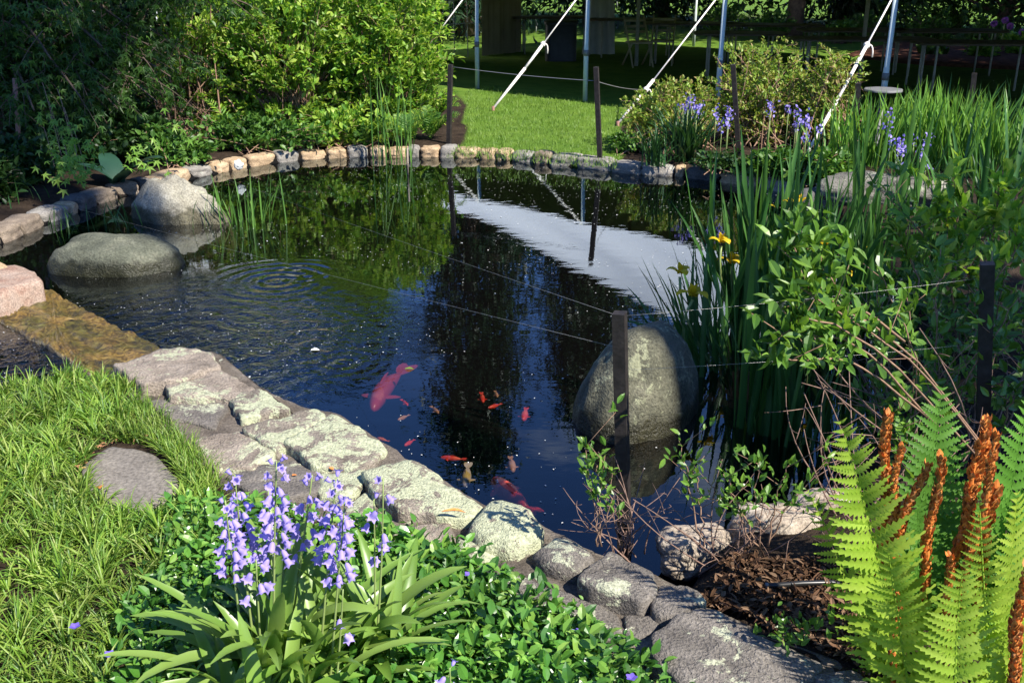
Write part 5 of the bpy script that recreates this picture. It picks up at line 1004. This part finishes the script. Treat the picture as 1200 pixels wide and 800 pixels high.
# ------------------------------------------------------------------ fish
def fishmat(name, c1, c2, patch=.5, sc=18):
    m, nt, b = newmat(name); no = noise(nt, sc, 3, .5, objco(nt)); r = rampnode(nt, [c1, c2], [patch-.04, patch+.04]); nt.links.new(no.outputs[0], r.inputs[0]); nt.links.new(r.outputs[0], b.inputs['Base Color']); b.inputs['Roughness'].default_value = .35; return m
FM = {'red': fishmat('red fish', (.72, .06, .03), (.82, .14, .07), .6), 'orange': fishmat('orange fish', (.72, .16, .03), (.80, .26, .06), .6), 'white': fishmat('white fish', (.62, .58, .45), (.55, .42, .12), .55), 'pink': fishmat('pink red koi', (.38, .035, .03), (.52, .11, .08), .62, 9), 'pale': fishmat('pale orange fish', (.45, .24, .10), (.55, .34, .2), .5)}
def fish(hx, hy, tx, ty, z, wd, mat, label, bend=.0):
    a, b_ = at(hx, hy, z), at(tx, ty, z); L = np.linalg.norm(b_-a); d = (b_-a)/L; s = V3(-d[1], d[0], 0); r = thing('fish', label, 'fish', a*V3(1, 1, 0)+V3(0, 0, z), 'fish in the pond')
    n = 14; t = np.linspace(0, 1, n); cen = a + d*(t*L*.80)[:, None] + s*(bend*L*np.sin(t*2.6))[:, None]
    hw = wd*L*np.clip(np.sin(math.pi*np.clip(t*.86+.10, 0, 1)), .0, 1)**.75; hw[0] *= .55; hw[-1] = wd*L*.20
    mb = MB(); th = np.arange(10)*2*math.pi/10; T = nrm(np.gradient(cen, axis=0)); S = nrm(np.cross(T, V3(0, 0, 1)))
    ring = cen[:, None]+hw[:, None, None]*(np.cos(th)[None, :, None]*S[:, None]+1.15*np.sin(th)[None, :, None]*V3(0, 0, 1)); mb.add(ring.reshape(-1, 3), [[(i*10+j, i*10+(j+1) % 10, (i+1)*10+(j+1) % 10, (i+1)*10+j) for i in range(n-1) for j in range(10)], [tuple(range(10))[::-1], tuple(range((n-1)*10, n*10))]]); mb.build('body', FM[mat], r)
    az = math.atan2(T[-1][1], T[-1][0]); mb = MB(); e = cen[-1]; blades(mb, [e, e], [az+.28, az-.28], L*.24, L*.11, 1.45, .1, 4, 'petal', .05); mb.build('tail_fin', FM[mat], r)
    mb = MB(); e = cen[4]; az = math.atan2(d[1], d[0]); blades(mb, [e+S[4]*hw[4]*.8, e-S[4]*hw[4]*.8], [az-.9, az+.9], L*.15, L*.08, 1.6, .2, 4, 'petal', .05); mb.build('side_fin', FM[mat], r)
    mb = MB(); blades(mb, [cen[5]+V3(0, 0, hw[5])], az, L*.25, L*.03, 1.25, .35, 4, 'petal', .05); mb.build('back_fin', FM[mat], r)
fish(437, 480, 480, 430, -.12, .078, 'pink', 'long pinkish red koi under the green floating leaf', .06)
fish(578, 562, 630, 602, -.035, .12, 'red', 'big deep red koi close to the wall, largest near the stones', -.03)
for a in ((545, 570, 549, 543, -.06, .10, 'white', 'small yellowish white fish near the wall'), (516, 536, 546, 538, -.08, .10, 'red', 'thin red fish left of the yellowish white one'), (601, 552, 598, 535, -.09, .13, 'pale', 'small pale orange fish above the big red koi'), (572, 478, 588, 473, -.08, .11, 'red', 'slim red fish in the middle of the pond, level with the boulder top'), (613, 492, 617, 478, -.08, .13, 'red', 'small red fish nearest the big boulder'), (466, 492, 480, 486, -.10, .11, 'pale', 'small pale orange fish right of the pink koi'), (514, 484, 505, 476, -.10, .11, 'pale', 'small dull orange fish in mid pond'), (566, 471, 564, 460, -.10, .12, 'red', 'tiny red fish left of the slim red one'), (583, 465, 580, 458, -.10, .12, 'pale', 'tiny pale fish above the slim red one'), (474, 522, 486, 515, -.08, .12, 'red', 'small red fish hugging the wall, left of the others'), (442, 513, 456, 517, -.07, .12, 'orange', 'orange fish at the wall edge below the pink koi'), (478, 475, 470, 468, -.10, .1, 'red', 'tiny red fish beside the tail of the pink koi')):
    fish(*a)
# ------------------------------------------------------------------ floating bits and fallen leaves
M['petal'] = plain('fallen petal', (.62, .62, .58), .7, 0, .2, 200); M['orange_leaf'] = plain('orange leaf', (.55, .20, .05), .7, 0, .4, 60)
rg = np.random.default_rng(800); mb = MB(); lo, hi = pond.min(0), pond.max(0); P = lo + rg.random((30000, 2))*(hi-lo); S_ = sdist(P[:, 0], P[:, 1]); dens = np.array([pn((p[0]*1.1, p[1]*1.1, 2), 1, 2, 3) for p in P])
ok = (S_ > .05) & (dens + rg.random(len(P))*.6 > .32) & (P[:, 0] > -3.0); P = P[ok]; P = P[P[:, 1] < 11]; n = min(2200, len(P)); P = P[:n]
a = rg.random(n)*6.28; l = .0095*rg.uniform(.3, 1.15, n)*np.where(rg.random(n) > .95, 1.9, 1); leaves(mb, np.column_stack([P, np.full(n, .003)]), np.column_stack([np.cos(a), np.sin(a), np.zeros(n)]), V3(0, 0, 1)+np.zeros((n, 3)), l, l*.6, TOW)
tag(mb.build('fallen_petals', M['petal']), kind='stuff')
def flat_leaf(px, py, z, L, asp, az, mat, name, label, cat='leaf', tmpl=TOW, grp=None, tilt=.1):
    c = at(px, py, z); mb = MB(); leaves(mb, [c], [[math.cos(az), math.sin(az), tilt]], [[0, 0, 1]], L, L*asp, tmpl); return tag(mb.build(name, M[mat], loc=c), label, cat, grp)
flat_leaf(474, 432, .004, .05, .5, .1, 'leaf_bright', 'floating_leaf', 'bright green leaf floating above the tail of the pink koi', tilt=0)
flat_leaf(364, 410, .004, .05, .8, .2, 'petal', 'floating_leaf', 'pale round leaf floating in the ripples by the spillway', tilt=0)
flat_leaf(517, 599, .262, .085, .2, -.1, 'orange_leaf', 'fallen_leaf', 'long orange fallen leaf on the lichen covered wall stone')
for i, (px, py, lab) in enumerate(((386, 542, 'orange petal on the wall, left of three'), (394, 543, 'orange petal on the wall, middle of three'), (391, 550, 'orange petal on the wall, lowest of three'), (348, 556, 'reddish petal on the wall behind the tallest bluebell'), (116, 569, 'brown orange leaf on the slate stepping stone'))):
    flat_leaf(px, py, .222, .022 if i < 4 else .04, .8, i*1.3, 'orange_leaf', 'fallen_leaf', lab, grp='orange bits fallen on the stones', tilt=.3)
M['straw'] = plain('dry leaf litter', (.30, .15, .07), .8, 0, .4, 60); mb = MB(); rg = np.random.default_rng(805)
P = sample([(90, 540), (150, 515), (215, 535), (180, 512), (120, 520), (92, 556)], 70, rg); n = len(P); a = rg.random(n)*6.28; leaves(mb, np.column_stack([P, np.full(n, GN+.012)]), np.column_stack([np.cos(a), np.sin(a), rg.random(n)*.3]), V3(0, 0, 1)+rg.normal(size=(n, 3))*.3, .03*rg.uniform(.4, 1.2, n), .008, TO)
P = sample([(775, 700), (800, 665), (850, 650), (930, 660), (1010, 650), (1060, 720), (1060, 820), (985, 770), (930, 745), (860, 715)], 5200, rg, .21); n = len(P); a = rg.random(n)*6.28; zz = np.array([gz(0, p[1]) for p in P])
M['chips'] = leafmat('mulch chips', [(.025, .014, .009), (.07, .038, .02), (.13, .07, .04), (.20, .13, .08)], 0, .9, .1); m2 = MB()
tag(mb.build('leaf_litter', M['straw']), kind='stuff')
ok = sdist(P[:, 0], P[:, 1]) < -.09; P, a, n = P[ok], a[ok], int(ok.sum())
leaves(m2, np.column_stack([P, rg.uniform(.206, .226, n)]), np.column_stack([np.cos(a), np.sin(a), rg.normal(size=n)*.45]), V3(0, 0, 1)+rg.normal(size=(n, 3))*.7, .036*rg.uniform(.4, 1.3, n), .013*rg.uniform(.5, 1.4, n), TO)
tag(m2.build('mulch', M['chips'], smooth=False), kind='stuff')
mb = MB(); c = at(898, 686, .228); tube(mb, np.array([c, at(915, 685, .230), at(940, 683, .235), at(975, 682, .228), at(1010, 690, .20)]), .0085, 10)
hz = mb.build('garden_hose', M['blackpipe'], loc=c); tag(hz, 'black hose end lying on the dark mulch left of the fern', 'hose'); mb = MB(); tube(mb, [c-V3(.003, 0, 0), c+V3(.006, 0, 0)], .0098, 10); mb.build('fitting', M['plate'], hz)
c = at(281, 192, .12); mb = MB(); rock_shape(mb, c+V3(0, -.05, 0), (.045, .02, .05), .3, 77, 1.6, .5, 3); tag(mb.build('scrap', M['petal'], loc=c), 'small white scrap hanging on the tan edging stones', 'scrap')
